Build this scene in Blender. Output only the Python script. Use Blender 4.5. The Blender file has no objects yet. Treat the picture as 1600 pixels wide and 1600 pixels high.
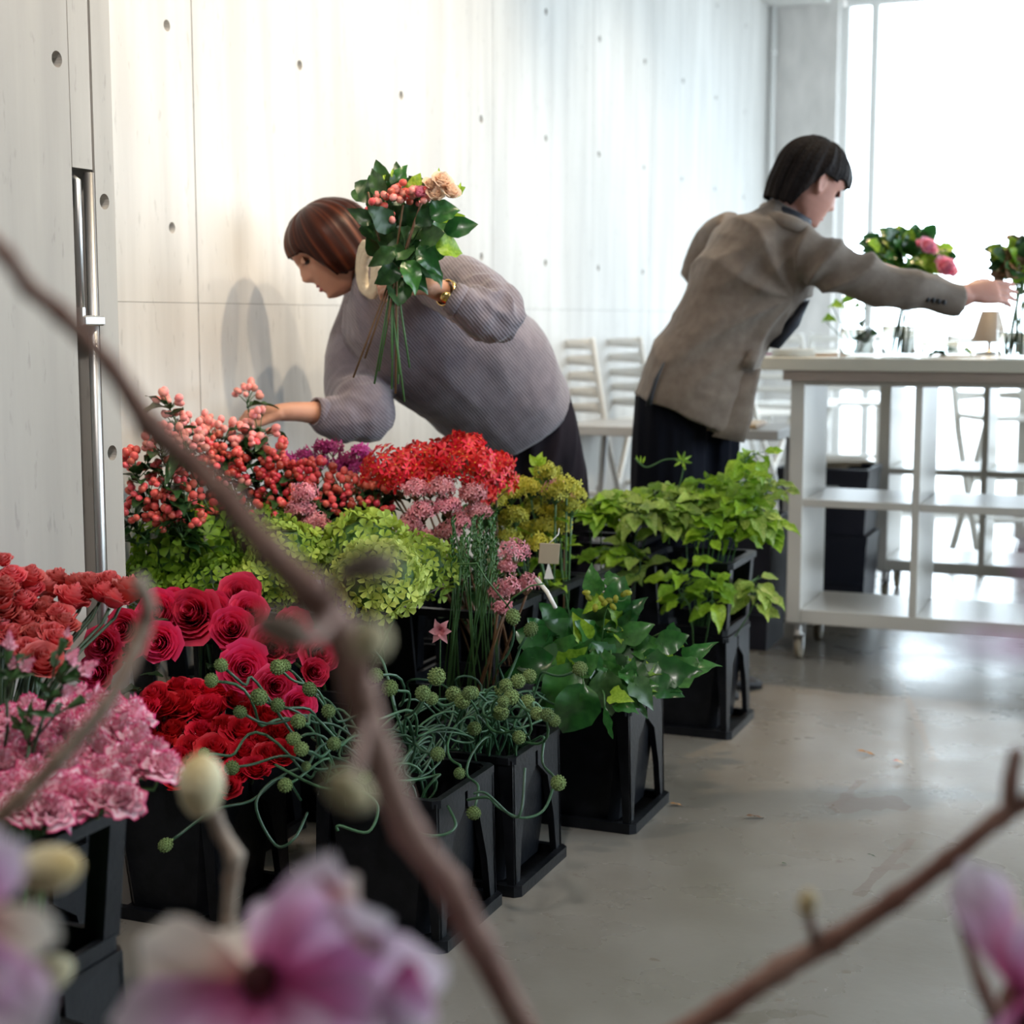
import bpy, math, random
from math import sin, cos, pi, radians, atan2, sqrt
from mathutils import Vector, Matrix, Quaternion, noise
random.seed(7)
S = bpy.context.scene
COL = S.collection
# ------------------------------------------------------------------ camera
F = 2460.0
PITCH = radians(6.95)
CAMZ = 1.10
cd = bpy.data.cameras.new('camera')
cam = bpy.data.objects.new('camera', cd)
COL.objects.link(cam)
cam.location = (0, 0, CAMZ)
cam.rotation_euler = (pi/2 - PITCH, 0, 0)
cd.sensor_width = 24.0
cd.sensor_height = 24.0
cd.sensor_fit = 'HORIZONTAL'
cd.lens = F/1600*24
cd.clip_start = 0.05
cd.dof.use_dof = True
cd.dof.focus_distance = 2.85
cd.dof.aperture_fstop = 2.4
S.camera = cam
# ------------------------------------------------------------------ view + world
S.view_settings.view_transform = 'Standard'
S.view_settings.look = 'None'
S.view_settings.exposure = 0.0
S.view_settings.gamma = 1.0
S.view_settings.use_curve_mapping = False
S.cycles.max_bounces = 8
S.cycles.diffuse_bounces = 4
S.cycles.glossy_bounces = 3
S.cycles.transmission_bounces = 6
S.cycles.transparent_max_bounces = 10
S.cycles.caustics_reflective = False
S.cycles.caustics_refractive = False
w = bpy.data.worlds.new('sky')
S.world = w
w.use_nodes = True
bg = w.node_tree.nodes['Background']
bg.inputs[0].default_value = (0.80, 0.91, 1.0, 1)
bg.inputs[1].default_value = 9.5
# room frame: r = distance out from the long concrete wall, s = distance along it
ANG = radians(22.1)
U = Vector((sin(ANG), cos(ANG), 0))
N = Vector((-cos(ANG), sin(ANG), 0))
WD = -N
D0 = 2.1
RZ = -ANG
def R(r, s, z=0.0):
    p = N*(D0-r) + U*s
    return Vector((p.x, p.y, z))
def lamp(kind, name, loc, target, energy, color, **kw):
    d = bpy.data.lights.new(name, kind)
    d.energy = energy
    d.color = color
    for k, v in kw.items():
        setattr(d, k, v)
    o = bpy.data.objects.new(name, d)
    COL.objects.link(o)
    o.location = loc
    o.rotation_euler = (Vector(target)-Vector(loc)).to_track_quat('-Z', 'Y').to_euler()
    return o
# daylight openings (portals guide the sky light in through the real window openings)
pw = lamp('AREA', 'daylight_portal_back', R(3.25, 9.2, 1.45), R(3.25, 5, 1.45), 1, (1, 1, 1), shape='RECTANGLE', size=5.4, size_y=2.8)
pw.data.cycles.is_portal = True
pr = lamp('AREA', 'daylight_portal_side', R(6.05, 5.3, 1.85), R(2, 5.3, 1.85), 1, (1, 1, 1), shape='RECTANGLE', size=7.2, size_y=2.1)
pr.data.cycles.is_portal = True
# ceiling spots washing the concrete wall and the flower stand, plus one added fill spot
for s_, r_, e_, tr, tz in ((2.7, 1.5, 90, 0, 1.55), (3.5, 1.6, 125, 0, 1.5), (4.5, 1.6, 110, 0, 1.3), (6.3, 1.7, 60, 0, 1.0)):
    lamp('SPOT', 'ceiling_or_fill_spot', R(r_, s_, 2.78), R(tr, s_+.05, tz), e_, (1.0, .80, .56), spot_size=radians(75), spot_blend=.8, shadow_soft_size=.04)
lamp('SPOT', 'ceiling_or_fill_spot', R(1.55, 5.57, 2.78), R(1.75, 4.65, 0), 120, (1.0, .70, .40), spot_size=radians(52), spot_blend=.6, shadow_soft_size=.03)
lamp('SPOT', 'ceiling_or_fill_spot', R(1.5, .7, 2.78), R(.65, 2.0, 0.5), 125, (1.0, .93, .88), spot_size=radians(92), spot_blend=.8, shadow_soft_size=.10)  # added fill, no known fixture; brightens the front roses, carnations and magnolia
lamp('SPOT', 'ceiling_or_fill_spot', R(1.7, 2.4, 2.78), R(.9, 3.3, 0.9), 40, (1.0, .80, .58), spot_size=radians(60), spot_blend=.7, shadow_soft_size=.04)

# ------------------------------------------------------------------ pixel helpers (measure the photograph, give real positions)
FW = Vector((0, cos(PITCH), -sin(PITCH)))
UPV = Vector((0, sin(PITCH), cos(PITCH)))
def ray(x, y):
    return Vector((1, 0, 0))*((x-800)/F) + FW - UPV*((y-800)/F)
def PY(x, y, Y):
    d = ray(x, y)
    return Vector((0, 0, CAMZ)) + d*(Y/d.y)
def G(x, y, z=0.0):
    d = ray(x, y)
    return Vector((0, 0, CAMZ)) + d*((z-CAMZ)/d.z)
def PR(x, y, r):
    d = ray(x, y)
    return Vector((0, 0, CAMZ)) + d*((D0-r)/d.dot(N))
def rs(p):
    return D0-p.dot(N), p.dot(U)
# ------------------------------------------------------------------ mesh builder
class MB:
    def __init__(s):
        s.v = []; s.f = []; s.t = []
    def add(s, p, t=0.0):
        s.v.append(Vector(p)); s.t.append(t); return len(s.v)-1
    def grid(s, rows, closed=False, ts=None):
        idx = []
        for i, r_ in enumerate(rows):
            idx.append([s.add(p, ts[i] if ts else 0.0) for p in r_])
        n = len(rows[0])
        for i in range(len(rows)-1):
            for j in range(n if closed else n-1):
                k = (j+1) % n
                s.f.append((idx[i][j], idx[i][k], idx[i+1][k], idx[i+1][j]))
        return idx
    def cap(s, ring, flip=False):
        s.f.append(tuple(ring[::-1] if flip else ring))
    def tube(s, pts, rad, seg=8, caps=True, t0=0.0, t1=1.0, flat=1.0):
        pts = [Vector(p) for p in pts]
        n = len(pts)
        if not hasattr(rad, '__len__'):
            rad = [rad]*n
        rows = []; nrm = None
        for i in range(n):
            a = pts[max(i-1, 0)]; b = pts[min(i+1, n-1)]
            tg = (b-a).normalized() if (b-a).length > 1e-9 else Vector((0, 0, 1))
            if nrm is None:
                nrm = tg.orthogonal().normalized()
            else:
                nrm = (nrm - tg*nrm.dot(tg))
                nrm = nrm.normalized() if nrm.length > 1e-6 else tg.orthogonal().normalized()
            bn = tg.cross(nrm)
            rows.append([pts[i] + nrm*(cos(2*pi*j/seg)*rad[i]) + bn*(sin(2*pi*j/seg)*rad[i]*flat) for j in range(seg)])
        idx = s.grid(rows, True, [t0+(t1-t0)*i/max(1, n-1) for i in range(n)])
        if caps:
            s.cap(idx[0], True); s.cap(idx[-1])
        return idx
    def box(s, c, sz, M=None, bev=0.0, t=0.0):
        cx, cy, cz = c; a, b, h = sz[0]/2, sz[1]/2, sz[2]/2
        if bev <= 0:
            P = [(x, y, z) for z in (-h, h) for x, y in ((-a, -b), (a, -b), (a, b), (-a, b))]
            q = []
            for p in P:
                v = Vector(p)
                if M is not None: v = M @ v
                q.append(s.add(v+Vector(c), t))
            for f in ((3, 2, 1, 0), (4, 5, 6, 7), (0, 1, 5, 4), (1, 2, 6, 5), (2, 3, 7, 6), (3, 0, 4, 7)):
                s.f.append(tuple(q[i] for i in f))
        else:
            e = bev
            def ring(z, i):
                return [Vector(p) for p in ((-a+i, -b+i+e, z), (-a+i+e, -b+i, z), (a-i-e, -b+i, z), (a-i, -b+i+e, z), (a-i, b-i-e, z), (a-i-e, b-i, z), (-a+i+e, b-i, z), (-a+i, b-i-e, z))]
            rows = [ring(-h, e*.7), ring(-h+e, 0), ring(h-e, 0), ring(h, e*.7)]
            rows = [[(M @ p if M is not None else p)+Vector(c) for p in r_] for r_ in rows]
            idx = s.grid(rows, True)
            s.cap(idx[0], True); s.cap(idx[-1])
    def lathe(s, prof, seg=24, c=(0, 0, 0), cap0=False, cap1=False, ts=None):
        rows = [[Vector((c[0]+r_*cos(2*pi*j/seg), c[1]+r_*sin(2*pi*j/seg), c[2]+z)) for j in range(seg)] for r_, z in prof]
        idx = s.grid(rows, True, ts)
        if cap0: s.cap(idx[0], True)
        if cap1: s.cap(idx[-1])
    def blob(s, c, r3, seg=12, rings=8, M=None, t=0.0):
        top = s.add(Vector(c)+((M @ Vector((0, 0, r3[2]))) if M else Vector((0, 0, r3[2]))), t)
        rows = []
        for i in range(1, rings):
            th = pi*i/rings
            row = []
            for j in range(seg):
                p = Vector((r3[0]*sin(th)*cos(2*pi*j/seg), r3[1]*sin(th)*sin(2*pi*j/seg), r3[2]*cos(th)))
                if M: p = M @ p
                row.append(p+Vector(c))
            rows.append(row)
        idx = s.grid(rows, True, [t]*len(rows))
        bot = s.add(Vector(c)-((M @ Vector((0, 0, r3[2]))) if M else Vector((0, 0, r3[2]))), t)
        for j in range(seg):
            k = (j+1) % seg
            s.f.append((top, idx[0][k], idx[0][j])[::-1])
            s.f.append((bot, idx[-1][j], idx[-1][k])[::-1])
    def join(s, other, M=None):
        o = len(s.v)
        for p, t in zip(other.v, other.t):
            s.v.append(M @ p if M is not None else p.copy()); s.t.append(t)
        for f in other.f:
            s.f.append(tuple(i+o for i in f))
    def mesh(s, name, mat, smooth=True, origin=None, inv=None):
        me = bpy.data.meshes.new(name)
        vs = s.v
        if origin is not None: vs = [p-Vector(origin) for p in vs]
        if inv is not None: vs = [inv @ p for p in vs]
        me.from_pydata([tuple(p) for p in vs], [], s.f)
        a = me.attributes.new('pt', 'FLOAT', 'POINT')
        a.data.foreach_set('value', s.t)
        if smooth:
            me.polygons.foreach_set('use_smooth', [True]*len(me.polygons))
        if mat: me.materials.append(mat)
        me.update()
        return me
def obj(name, me, parent=None, loc=(0, 0, 0), rot=None, scale=None, M=None):
    o = bpy.data.objects.new(name, me)
    COL.objects.link(o)
    if parent: o.parent = parent
    if M is not None:
        o.matrix_basis = M
    else:
        o.location = loc
        if rot is not None: o.rotation_euler = rot
        if scale is not None: o.scale = (scale,)*3 if not hasattr(scale, '__len__') else scale
    return o
def tag(o, label=None, cat=None, group=None, kind=None):
    if label: o['label'] = label
    if cat: o['category'] = cat
    if group: o['group'] = group
    if kind: o['kind'] = kind
    return o
def thing(name, loc, label, cat, group=None, rz=0.0):
    o = bpy.data.objects.new(name, None)
    o.empty_display_size = .05
    COL.objects.link(o)
    o.location = loc
    o.rotation_euler = (0, 0, rz)
    return tag(o, label, cat, group)
def copy_tree(o, parent=None, depth=0):
    c = o.copy(); COL.objects.link(c); c.parent = parent
    for ch in list(o.children):
        copy_tree(ch, c, depth+1)
    return c
def smooth_angle(me, ang=40):
    pass
def aim(d, up=(0, 0, 1), axis='Z'):
    """rotation matrix (4x4) whose Z looks along d"""
    d = Vector(d).normalized()
    return d.to_track_quat('Z', 'Y').to_matrix().to_4x4()
ORD = ['first', 'second', 'third', 'fourth', 'fifth', 'sixth', 'seventh', 'eighth', 'ninth', 'tenth', 'eleventh', 'twelfth', 'thirteenth', 'fourteenth', 'fifteenth', 'sixteenth', 'seventeenth', 'eighteenth', 'nineteenth', 'twentieth']
def row_labels(pts, text, nrows, where):
    """pts: pixel positions; give every member a row (from the top) and a place counted from the concrete wall"""
    order = sorted(range(len(pts)), key=lambda i: pts[i][1])
    out = [None]*len(pts)
    per = math.ceil(len(pts)/nrows)
    for k in range(nrows):
        row = sorted(order[k*per:(k+1)*per], key=lambda i: pts[i][0])
        for j, i in enumerate(row):
            rowname = 'top' if k == 0 else ('lowest' if k == nrows-1 else ORD[k])
            out[i] = f'{text}, {ORD[min(j,19)]} in the {rowname} row {where}'
    return out
# ------------------------------------------------------------------ materials
def mat(name, col, rough=.6, col2=None, nscale=8, stretch=(1, 1, 1), bump=0, bscale=60, metal=0, spec=.5, attr=None, rnd=0, sss=0, trans=0, coat=0, alpha=1, ramp=(.35, .65), emit=None, sheen=0, translucent=0):
    m = bpy.data.materials.new(name)
    m.use_nodes = True
    nt = m.node_tree; ns = nt.nodes; L = nt.links
    b = ns['Principled BSDF']
    b.inputs['Roughness'].default_value = rough
    b.inputs['Metallic'].default_value = metal
    b.inputs['Specular IOR Level'].default_value = spec
    b.inputs['Base Color'].default_value = (*col, 1)
    if coat: b.inputs['Coat Weight'].default_value = coat; b.inputs['Coat Roughness'].default_value = .15
    if trans: b.inputs['Transmission Weight'].default_value = trans
    if sheen: b.inputs['Sheen Weight'].default_value = sheen
    if sss:
        b.inputs['Subsurface Weight'].default_value = sss
        b.inputs['Subsurface Radius'].default_value = (.01, .004, .002)
    if alpha < 1: b.inputs['Alpha'].default_value = alpha
    tc = ns.new('ShaderNodeTexCoord'); mp = ns.new('ShaderNodeMapping')
    mp.inputs['Scale'].default_value = stretch
    L.new(tc.outputs['Object'], mp.inputs[0])
    csock = None
    if attr:
        at = ns.new('ShaderNodeAttribute'); at.attribute_name = 'pt'
        rp = ns.new('ShaderNodeValToRGB')
        els = rp.color_ramp.elements
        while len(els) < len(attr): els.new(.5)
        for e, (p, c) in zip(els, attr):
            e.position = p; e.color = (*c, 1)
        L.new(at.outputs['Fac'], rp.inputs[0]); csock = rp.outputs[0]
    elif col2:
        nz = ns.new('ShaderNodeTexNoise'); nz.inputs['Scale'].default_value = nscale; nz.inputs['Detail'].default_value = 6
        L.new(mp.outputs[0], nz.inputs['Vector'])
        rp = ns.new('ShaderNodeValToRGB')
        rp.color_ramp.elements[0].position = ramp[0]; rp.color_ramp.elements[1].position = ramp[1]
        rp.color_ramp.elements[0].color = (*col, 1); rp.color_ramp.elements[1].color = (*col2, 1)
        L.new(nz.outputs['Fac'], rp.inputs[0]); csock = rp.outputs[0]
    if rnd:
        oi = ns.new('ShaderNodeObjectInfo'); mr = ns.new('ShaderNodeMapRange')
        mr.inputs['To Min'].default_value = 1-rnd; mr.inputs['To Max'].default_value = 1+rnd
        L.new(oi.outputs['Random'], mr.inputs['Value'])
        hs = ns.new('ShaderNodeHueSaturation')
        if csock: L.new(csock, hs.inputs['Color'])
        else: hs.inputs['Color'].default_value = (*col, 1)
        L.new(mr.outputs[0], hs.inputs['Value'])
        m2 = ns.new('ShaderNodeMapRange'); m2.inputs['To Min'].default_value = .5+rnd*.04; m2.inputs['To Max'].default_value = .5-rnd*.04
        L.new(oi.outputs['Random'], m2.inputs['Value']); L.new(m2.outputs[0], hs.inputs['Hue'])
        csock = hs.outputs[0]
    if csock: L.new(csock, b.inputs['Base Color'])
    if bump:
        n2 = ns.new('ShaderNodeTexNoise'); n2.inputs['Scale'].default_value = bscale; n2.inputs['Detail'].default_value = 5
        L.new(mp.outputs[0], n2.inputs['Vector'])
        bp = ns.new('ShaderNodeBump'); bp.inputs['Strength'].default_value = bump; bp.inputs['Distance'].default_value = .01
        L.new(n2.outputs['Fac'], bp.inputs['Height']); L.new(bp.outputs[0], b.inputs['Normal'])
    if translucent:
        tr = ns.new('ShaderNodeBsdfTranslucent'); mx = ns.new('ShaderNodeMixShader'); mx.inputs[0].default_value = translucent
        if csock: L.new(csock, tr.inputs[0])
        else: tr.inputs[0].default_value = (*col, 1)
        L.new(b.outputs[0], mx.inputs[1]); L.new(tr.outputs[0], mx.inputs[2])
        L.new(mx.outputs[0], ns['Material Output'].inputs[0])
    return m
def glass(name, tint=(1, 1, 1), refl=.08):
    m = bpy.data.materials.new(name); m.use_nodes = True
    nt = m.node_tree; ns = nt.nodes; L = nt.links
    ns.remove(ns['Principled BSDF'])
    a = ns.new('ShaderNodeBsdfTransparent'); a.inputs[0].default_value = (*tint, 1)
    g = ns.new('ShaderNodeBsdfGlossy'); g.inputs['Roughness'].default_value = .03
    lw = ns.new('ShaderNodeLayerWeight'); lw.inputs[0].default_value = .25
    mr = ns.new('ShaderNodeMapRange'); mr.inputs['To Min'].default_value = refl*.4; mr.inputs['To Max'].default_value = refl*5
    L.new(lw.outputs['Facing'], mr.inputs['Value'])
    mx = ns.new('ShaderNodeMixShader'); L.new(mr.outputs[0], mx.inputs[0])
    L.new(a.outputs[0], mx.inputs[1]); L.new(g.outputs[0], mx.inputs[2]); L.new(mx.outputs[0], ns['Material Output'].inputs[0])
    return m
def concrete(name, c1, c2, c3):
    m = bpy.data.materials.new(name); m.use_nodes = True
    nt = m.node_tree; ns = nt.nodes; L = nt.links; b = ns['Principled BSDF']
    tc = ns.new('ShaderNodeTexCoord')
    def nz(scale, st, det=6):
        mp = ns.new('ShaderNodeMapping'); mp.inputs['Scale'].default_value = st
        L.new(tc.outputs['Object'], mp.inputs[0])
        n = ns.new('ShaderNodeTexNoise'); n.inputs['Scale'].default_value = scale; n.inputs['Detail'].default_value = det
        L.new(mp.outputs[0], n.inputs['Vector']); return n
    a = nz(1.6, (1, 1, .5)); g = nz(9, (1.6, 1.6, .12), 8); k = nz(60, (1, 1, .3), 3)
    r1 = ns.new('ShaderNodeValToRGB'); r1.color_ramp.elements[0].position = .35; r1.color_ramp.elements[1].position = .65
    r1.color_ramp.elements[0].color = (*c1, 1); r1.color_ramp.elements[1].color = (*c2, 1)
    L.new(a.outputs['Fac'], r1.inputs[0])
    r2 = ns.new('ShaderNodeValToRGB'); r2.color_ramp.elements[0].position = .34; r2.color_ramp.elements[1].position = .60
    r2.color_ramp.elements[0].color = (.45, .45, .45, 1); r2.color_ramp.elements[1].color = (0, 0, 0, 1)
    L.new(g.outputs['Fac'], r2.inputs[0])
    mx = ns.new('ShaderNodeMix'); mx.data_type = 'RGBA'
    L.new(r2.outputs[0], mx.inputs['Factor']); L.new(r1.outputs[0], mx.inputs['A']); mx.inputs['B'].default_value = (*c3, 1)
    r3 = ns.new('ShaderNodeValToRGB'); r3.color_ramp.elements[0].position = .27; r3.color_ramp.elements[1].position = .36
    r3.color_ramp.elements[0].color = (.5, .5, .5, 1); r3.color_ramp.elements[1].color = (1, 1, 1, 1)
    L.new(k.outputs['Fac'], r3.inputs[0])
    m2 = ns.new('ShaderNodeMix'); m2.data_type = 'RGBA'; m2.blend_type = 'MULTIPLY'; m2.inputs['Factor'].default_value = .35
    L.new(mx.outputs['Result'], m2.inputs['A']); L.new(r3.outputs[0], m2.inputs['B'])
    L.new(m2.outputs['Result'], b.inputs['Base Color'])
    b.inputs['Roughness'].default_value = .75
    bp = ns.new('ShaderNodeBump'); bp.inputs['Strength'].default_value = .25; bp.inputs['Distance'].default_value = .004
    L.new(g.outputs['Fac'], bp.inputs['Height']); L.new(bp.outputs[0], b.inputs['Normal'])
    return m
M_wall = concrete('concrete_wall', (.50, .49, .47), (.62, .61, .59), (.38, .37, .36))
M_near = concrete('concrete_near', (.36, .335, .30), (.47, .44, .40), (.28, .262, .24))
M_col = mat('plaster_column', (.74, .71, .69), .8, (.62, .60, .58), 14, (1, 1, .3), bump=.1)
M_white = mat('white_paint', (.78, .78, .77), .55)
M_lam = mat('white_laminate', (.65, .62, .56), .32, (.61, .58, .53), 5, spec=.5)
M_board = mat('greige_board', (.36, .29, .25), .5, (.32, .26, .22), 6, (1, 6, 6))
M_blk = mat('black_plastic', (.005, .006, .008), .36, (.009, .010, .013), 30, bump=.08, bscale=90, spec=.22)
M_blk2 = mat('black_plastic_matt', (.010, .011, .016), .55)
M_steel = mat('brushed_steel', (.55, .54, .53), .42, metal=1)
M_dark = mat('shadow_gap', (.20, .19, .18), .9)
M_chair = mat('chair_white', (.80, .78, .74), .4)
M_wood = mat('birch_wood', (.55, .37, .20), .5, (.64, .46, .27), 6, (1, 12, 12))
M_glass = glass('clear_glass')
M_pane = glass('window_pane_glass', (.97, .99, 1), .04)
M_water = mat('water', (.9, .97, .95), .02, trans=1, spec=.5)
M_water.node_tree.nodes['Principled BSDF'].inputs['IOR'].default_value = 1.2
M_bark = mat('magnolia_bark', (.20, .085, .060), .7, (.33, .19, .14), 30, (1, 1, .4), bump=.3, bscale=80)
M_pale_bark = mat('pale_twig_bark', (.40, .33, .26), .7, (.26, .16, .11), 30, bump=.3, bscale=80)
M_bud = mat('felted_bud', (.50, .36, .13), .8, (.74, .66, .42), 20, bump=.3, bscale=200, sheen=.5)
M_mag = mat('magnolia_petal', (.8, .4, .7), .45, attr=[(0, (.55, .04, .18)), (.22, (.80, .22, .48)), (.6, (.88, .58, .82)), (1, (.95, .88, .93))], translucent=.35)
M_magc = mat('magnolia_petal_cream', (.8, .7, .6), .5, attr=[(0, (.45, .06, .10)), (.25, (.78, .40, .36)), (.5, (.88, .72, .60)), (1, (.92, .86, .76))], translucent=.3)
M_core = mat('magnolia_core', (.10, .02, .02), .7)
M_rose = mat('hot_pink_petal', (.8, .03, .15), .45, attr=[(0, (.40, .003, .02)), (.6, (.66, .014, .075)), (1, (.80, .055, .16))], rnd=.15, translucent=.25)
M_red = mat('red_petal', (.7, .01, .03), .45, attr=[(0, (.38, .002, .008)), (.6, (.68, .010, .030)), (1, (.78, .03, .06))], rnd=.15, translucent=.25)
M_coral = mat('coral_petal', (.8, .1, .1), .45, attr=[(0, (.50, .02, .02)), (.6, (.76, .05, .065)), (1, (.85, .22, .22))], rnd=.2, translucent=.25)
M_carn = mat('carnation_petal', (.8, .3, .5), .6, attr=[(0, (.80, .20, .36)), (.3, (.95, .52, .62)), (.92, (.97, .66, .74)), (.97, (.75, .08, .24)), (1, (.62, .02, .16))], rnd=.18, translucent=.25)
M_pinkrose = mat('rose_pink_petal', (.8, .2, .4), .5, attr=[(0, (.75, .12, .3)), (.6, (.90, .30, .48)), (1, (.95, .50, .66))], rnd=.1, translucent=.5)
M_cream = mat('cream_petal', (.8, .6, .4), .5, attr=[(0, (.85, .55, .40)), (1, (.95, .80, .66))], translucent=.5)
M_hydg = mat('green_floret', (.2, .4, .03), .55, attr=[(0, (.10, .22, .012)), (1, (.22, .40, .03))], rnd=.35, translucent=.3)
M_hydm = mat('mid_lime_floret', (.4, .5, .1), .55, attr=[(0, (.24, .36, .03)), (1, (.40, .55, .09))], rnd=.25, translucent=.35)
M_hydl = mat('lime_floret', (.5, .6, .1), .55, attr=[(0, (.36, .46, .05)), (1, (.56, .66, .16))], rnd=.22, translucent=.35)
M_epi = mat('scarlet_floret', (.8, .02, .02), .45, attr=[(0, (.85, .45, .05)), (.08, (.80, .10, .02)), (.2, (.60, .006, .012)), (1, (.74, .015, .025))], rnd=.15, translucent=.2)
M_pinkf = mat('blush_floret', (.7, .3, .35), .55, attr=[(0, (.55, .12, .16)), (1, (.80, .40, .45))], rnd=.25, translucent=.3)
M_mag2 = mat('magenta_floret', (.5, .02, .2), .55, attr=[(0, (.3, .01, .1)), (1, (.60, .06, .32))], rnd=.3, translucent=.3)
M_yg = mat('chartreuse_floret', (.5, .45, .04), .55, attr=[(0, (.32, .34, .03)), (1, (.68, .63, .08))], rnd=.3, translucent=.3)
M_berry = mat('coral_berry', (.62, .07, .06), .3, (.75, .16, .12), 50, rnd=.3, spec=.5)
M_berryd = mat('dark_red_berry', (.40, .02, .025), .3, (.55, .05, .045), 50, rnd=.3, spec=.5)
M_berryp = mat('pink_berry', (.72, .22, .20), .35, (.8, .34, .28), 50, rnd=.25, spec=.5)
M_stem = mat('green_stem', (.05, .13, .035), .5, rnd=.2)
M_stemb = mat('brown_stem', (.14, .07, .03), .6, rnd=.2)
M_stemd = mat('dark_stem', (.025, .055, .02), .5)
M_leafd = mat('dark_leaf', (.018, .060, .016), .38, (.03, .09, .022), 6, rnd=.35, translucent=.15)
M_leafm = mat('mid_leaf', (.022, .105, .022), .30, (.040, .165, .032), 5, rnd=.4, translucent=.3, coat=.2)
M_leafl = mat('light_leaf', (.19, .37, .02), .42, (.35, .55, .05), 8, rnd=.35, translucent=.4)
M_leafy = mat('variegated_leaf', (.17, .34, .03), .45, (.50, .60, .16), 14, rnd=.3, translucent=.35)
M_allst = mat('allium_stem', (.035, .100, .048), .4, rnd=.3)
M_allhd = mat('allium_head', (.17, .27, .07), .7, (.30, .42, .16), 90, bump=.6, bscale=220, rnd=.2)
M_skinw = mat('skin', (.47, .23, .15), .55, (.51, .26, .17), 14, sss=.15)
M_skinm = mat('skin_rosy', (.48, .24, .19), .55, (.52, .27, .22), 14, sss=.15)
M_lip = mat('lip', (.42, .12, .11), .4)
M_eye = mat('eye_dark', (.03, .02, .02), .3)
M_brow = mat('eyebrow', (.05, .025, .02), .8)
M_hairw = mat('auburn_hair', (.1, .03, .02), .38, attr=[(0, (.006, .002, .001)), (.5, (.028, .007, .004)), (1, (.095, .024, .010))], spec=.16)
M_hairm = mat('dark_hair', (.03, .02, .02), .6, attr=[(0, (.005, .003, .004)), (.5, (.010, .007, .007)), (1, (.024, .016, .014))], spec=.12, bump=.5, bscale=90)
M_trw = mat('dark_aubergine_trousers', (.010, .007, .011), .8, (.018, .013, .018), 20, (1, 1, .2), bump=.15, bscale=15, spec=.12)
M_trm = mat('black_trousers', (.004, .005, .010), .9, bump=.1, bscale=12, spec=.12)
M_shirt = mat('dark_shirt', (.02, .025, .04), .6)
M_gold = mat('gold_metal', (.80, .58, .22), .25, metal=1)
M_knit = mat('cream_knit', (.70, .60, .44), .8, (.60, .50, .36), 40, bump=.4, bscale=120)
M_card = mat('kraft_card', (.38, .31, .22), .8)
M_tag = mat('white_card', (.75, .73, .70), .7)
M_bag = mat('plastic_bag', (.82, .86, .88), .25, alpha=.7, bump=.5, bscale=14, translucent=.3)
M_wheel = mat('caster_wheel', (.30, .25, .18), .5)
M_skirtcrate = mat('navy_plastic', (.012, .014, .028), .5)
def cloth_mat(name, c1, c2, scale, axis, dist=.0022, strength=.5, sheen=.3):
    m = mat(name, c1, .85, c2, 30, sheen=sheen)
    nt = m.node_tree; ns = nt.nodes; L = nt.links; b = ns['Principled BSDF']
    tc = ns.new('ShaderNodeTexCoord'); mp = ns.new('ShaderNodeMapping'); mp.inputs['Rotation'].default_value = axis
    L.new(tc.outputs['Object'], mp.inputs[0])
    wv = ns.new('ShaderNodeTexWave'); wv.inputs['Scale'].default_value = scale; wv.inputs['Distortion'].default_value = 1.5
    wv.inputs['Detail'].default_value = 2; wv.bands_direction = 'X'
    L.new(mp.outputs[0], wv.inputs['Vector'])
    nz = ns.new('ShaderNodeTexNoise'); nz.inputs['Scale'].default_value = 9; L.new(tc.outputs['Object'], nz.inputs['Vector'])
    b1 = ns.new('ShaderNodeBump'); b1.inputs['Strength'].default_value = strength; b1.inputs['Distance'].default_value = dist
    L.new(wv.outputs['Fac'], b1.inputs['Height'])
    b2 = ns.new('ShaderNodeBump'); b2.inputs['Strength'].default_value = .5; b2.inputs['Distance'].default_value = .02
    L.new(nz.outputs['Fac'], b2.inputs['Height']); L.new(b1.outputs[0], b2.inputs['Normal']); L.new(b2.outputs[0], b.inputs['Normal'])
    return m
M_sweater = cloth_mat('mauve_grey_rib_knit', (.15, .125, .15), (.19, .16, .185), 46, (0, radians(40), 0))
M_jacket = cloth_mat('taupe_wool_jacket', (.135, .105, .085), (.18, .145, .12), 60, (0, radians(20), 0), .001, .3, .15)
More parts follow.
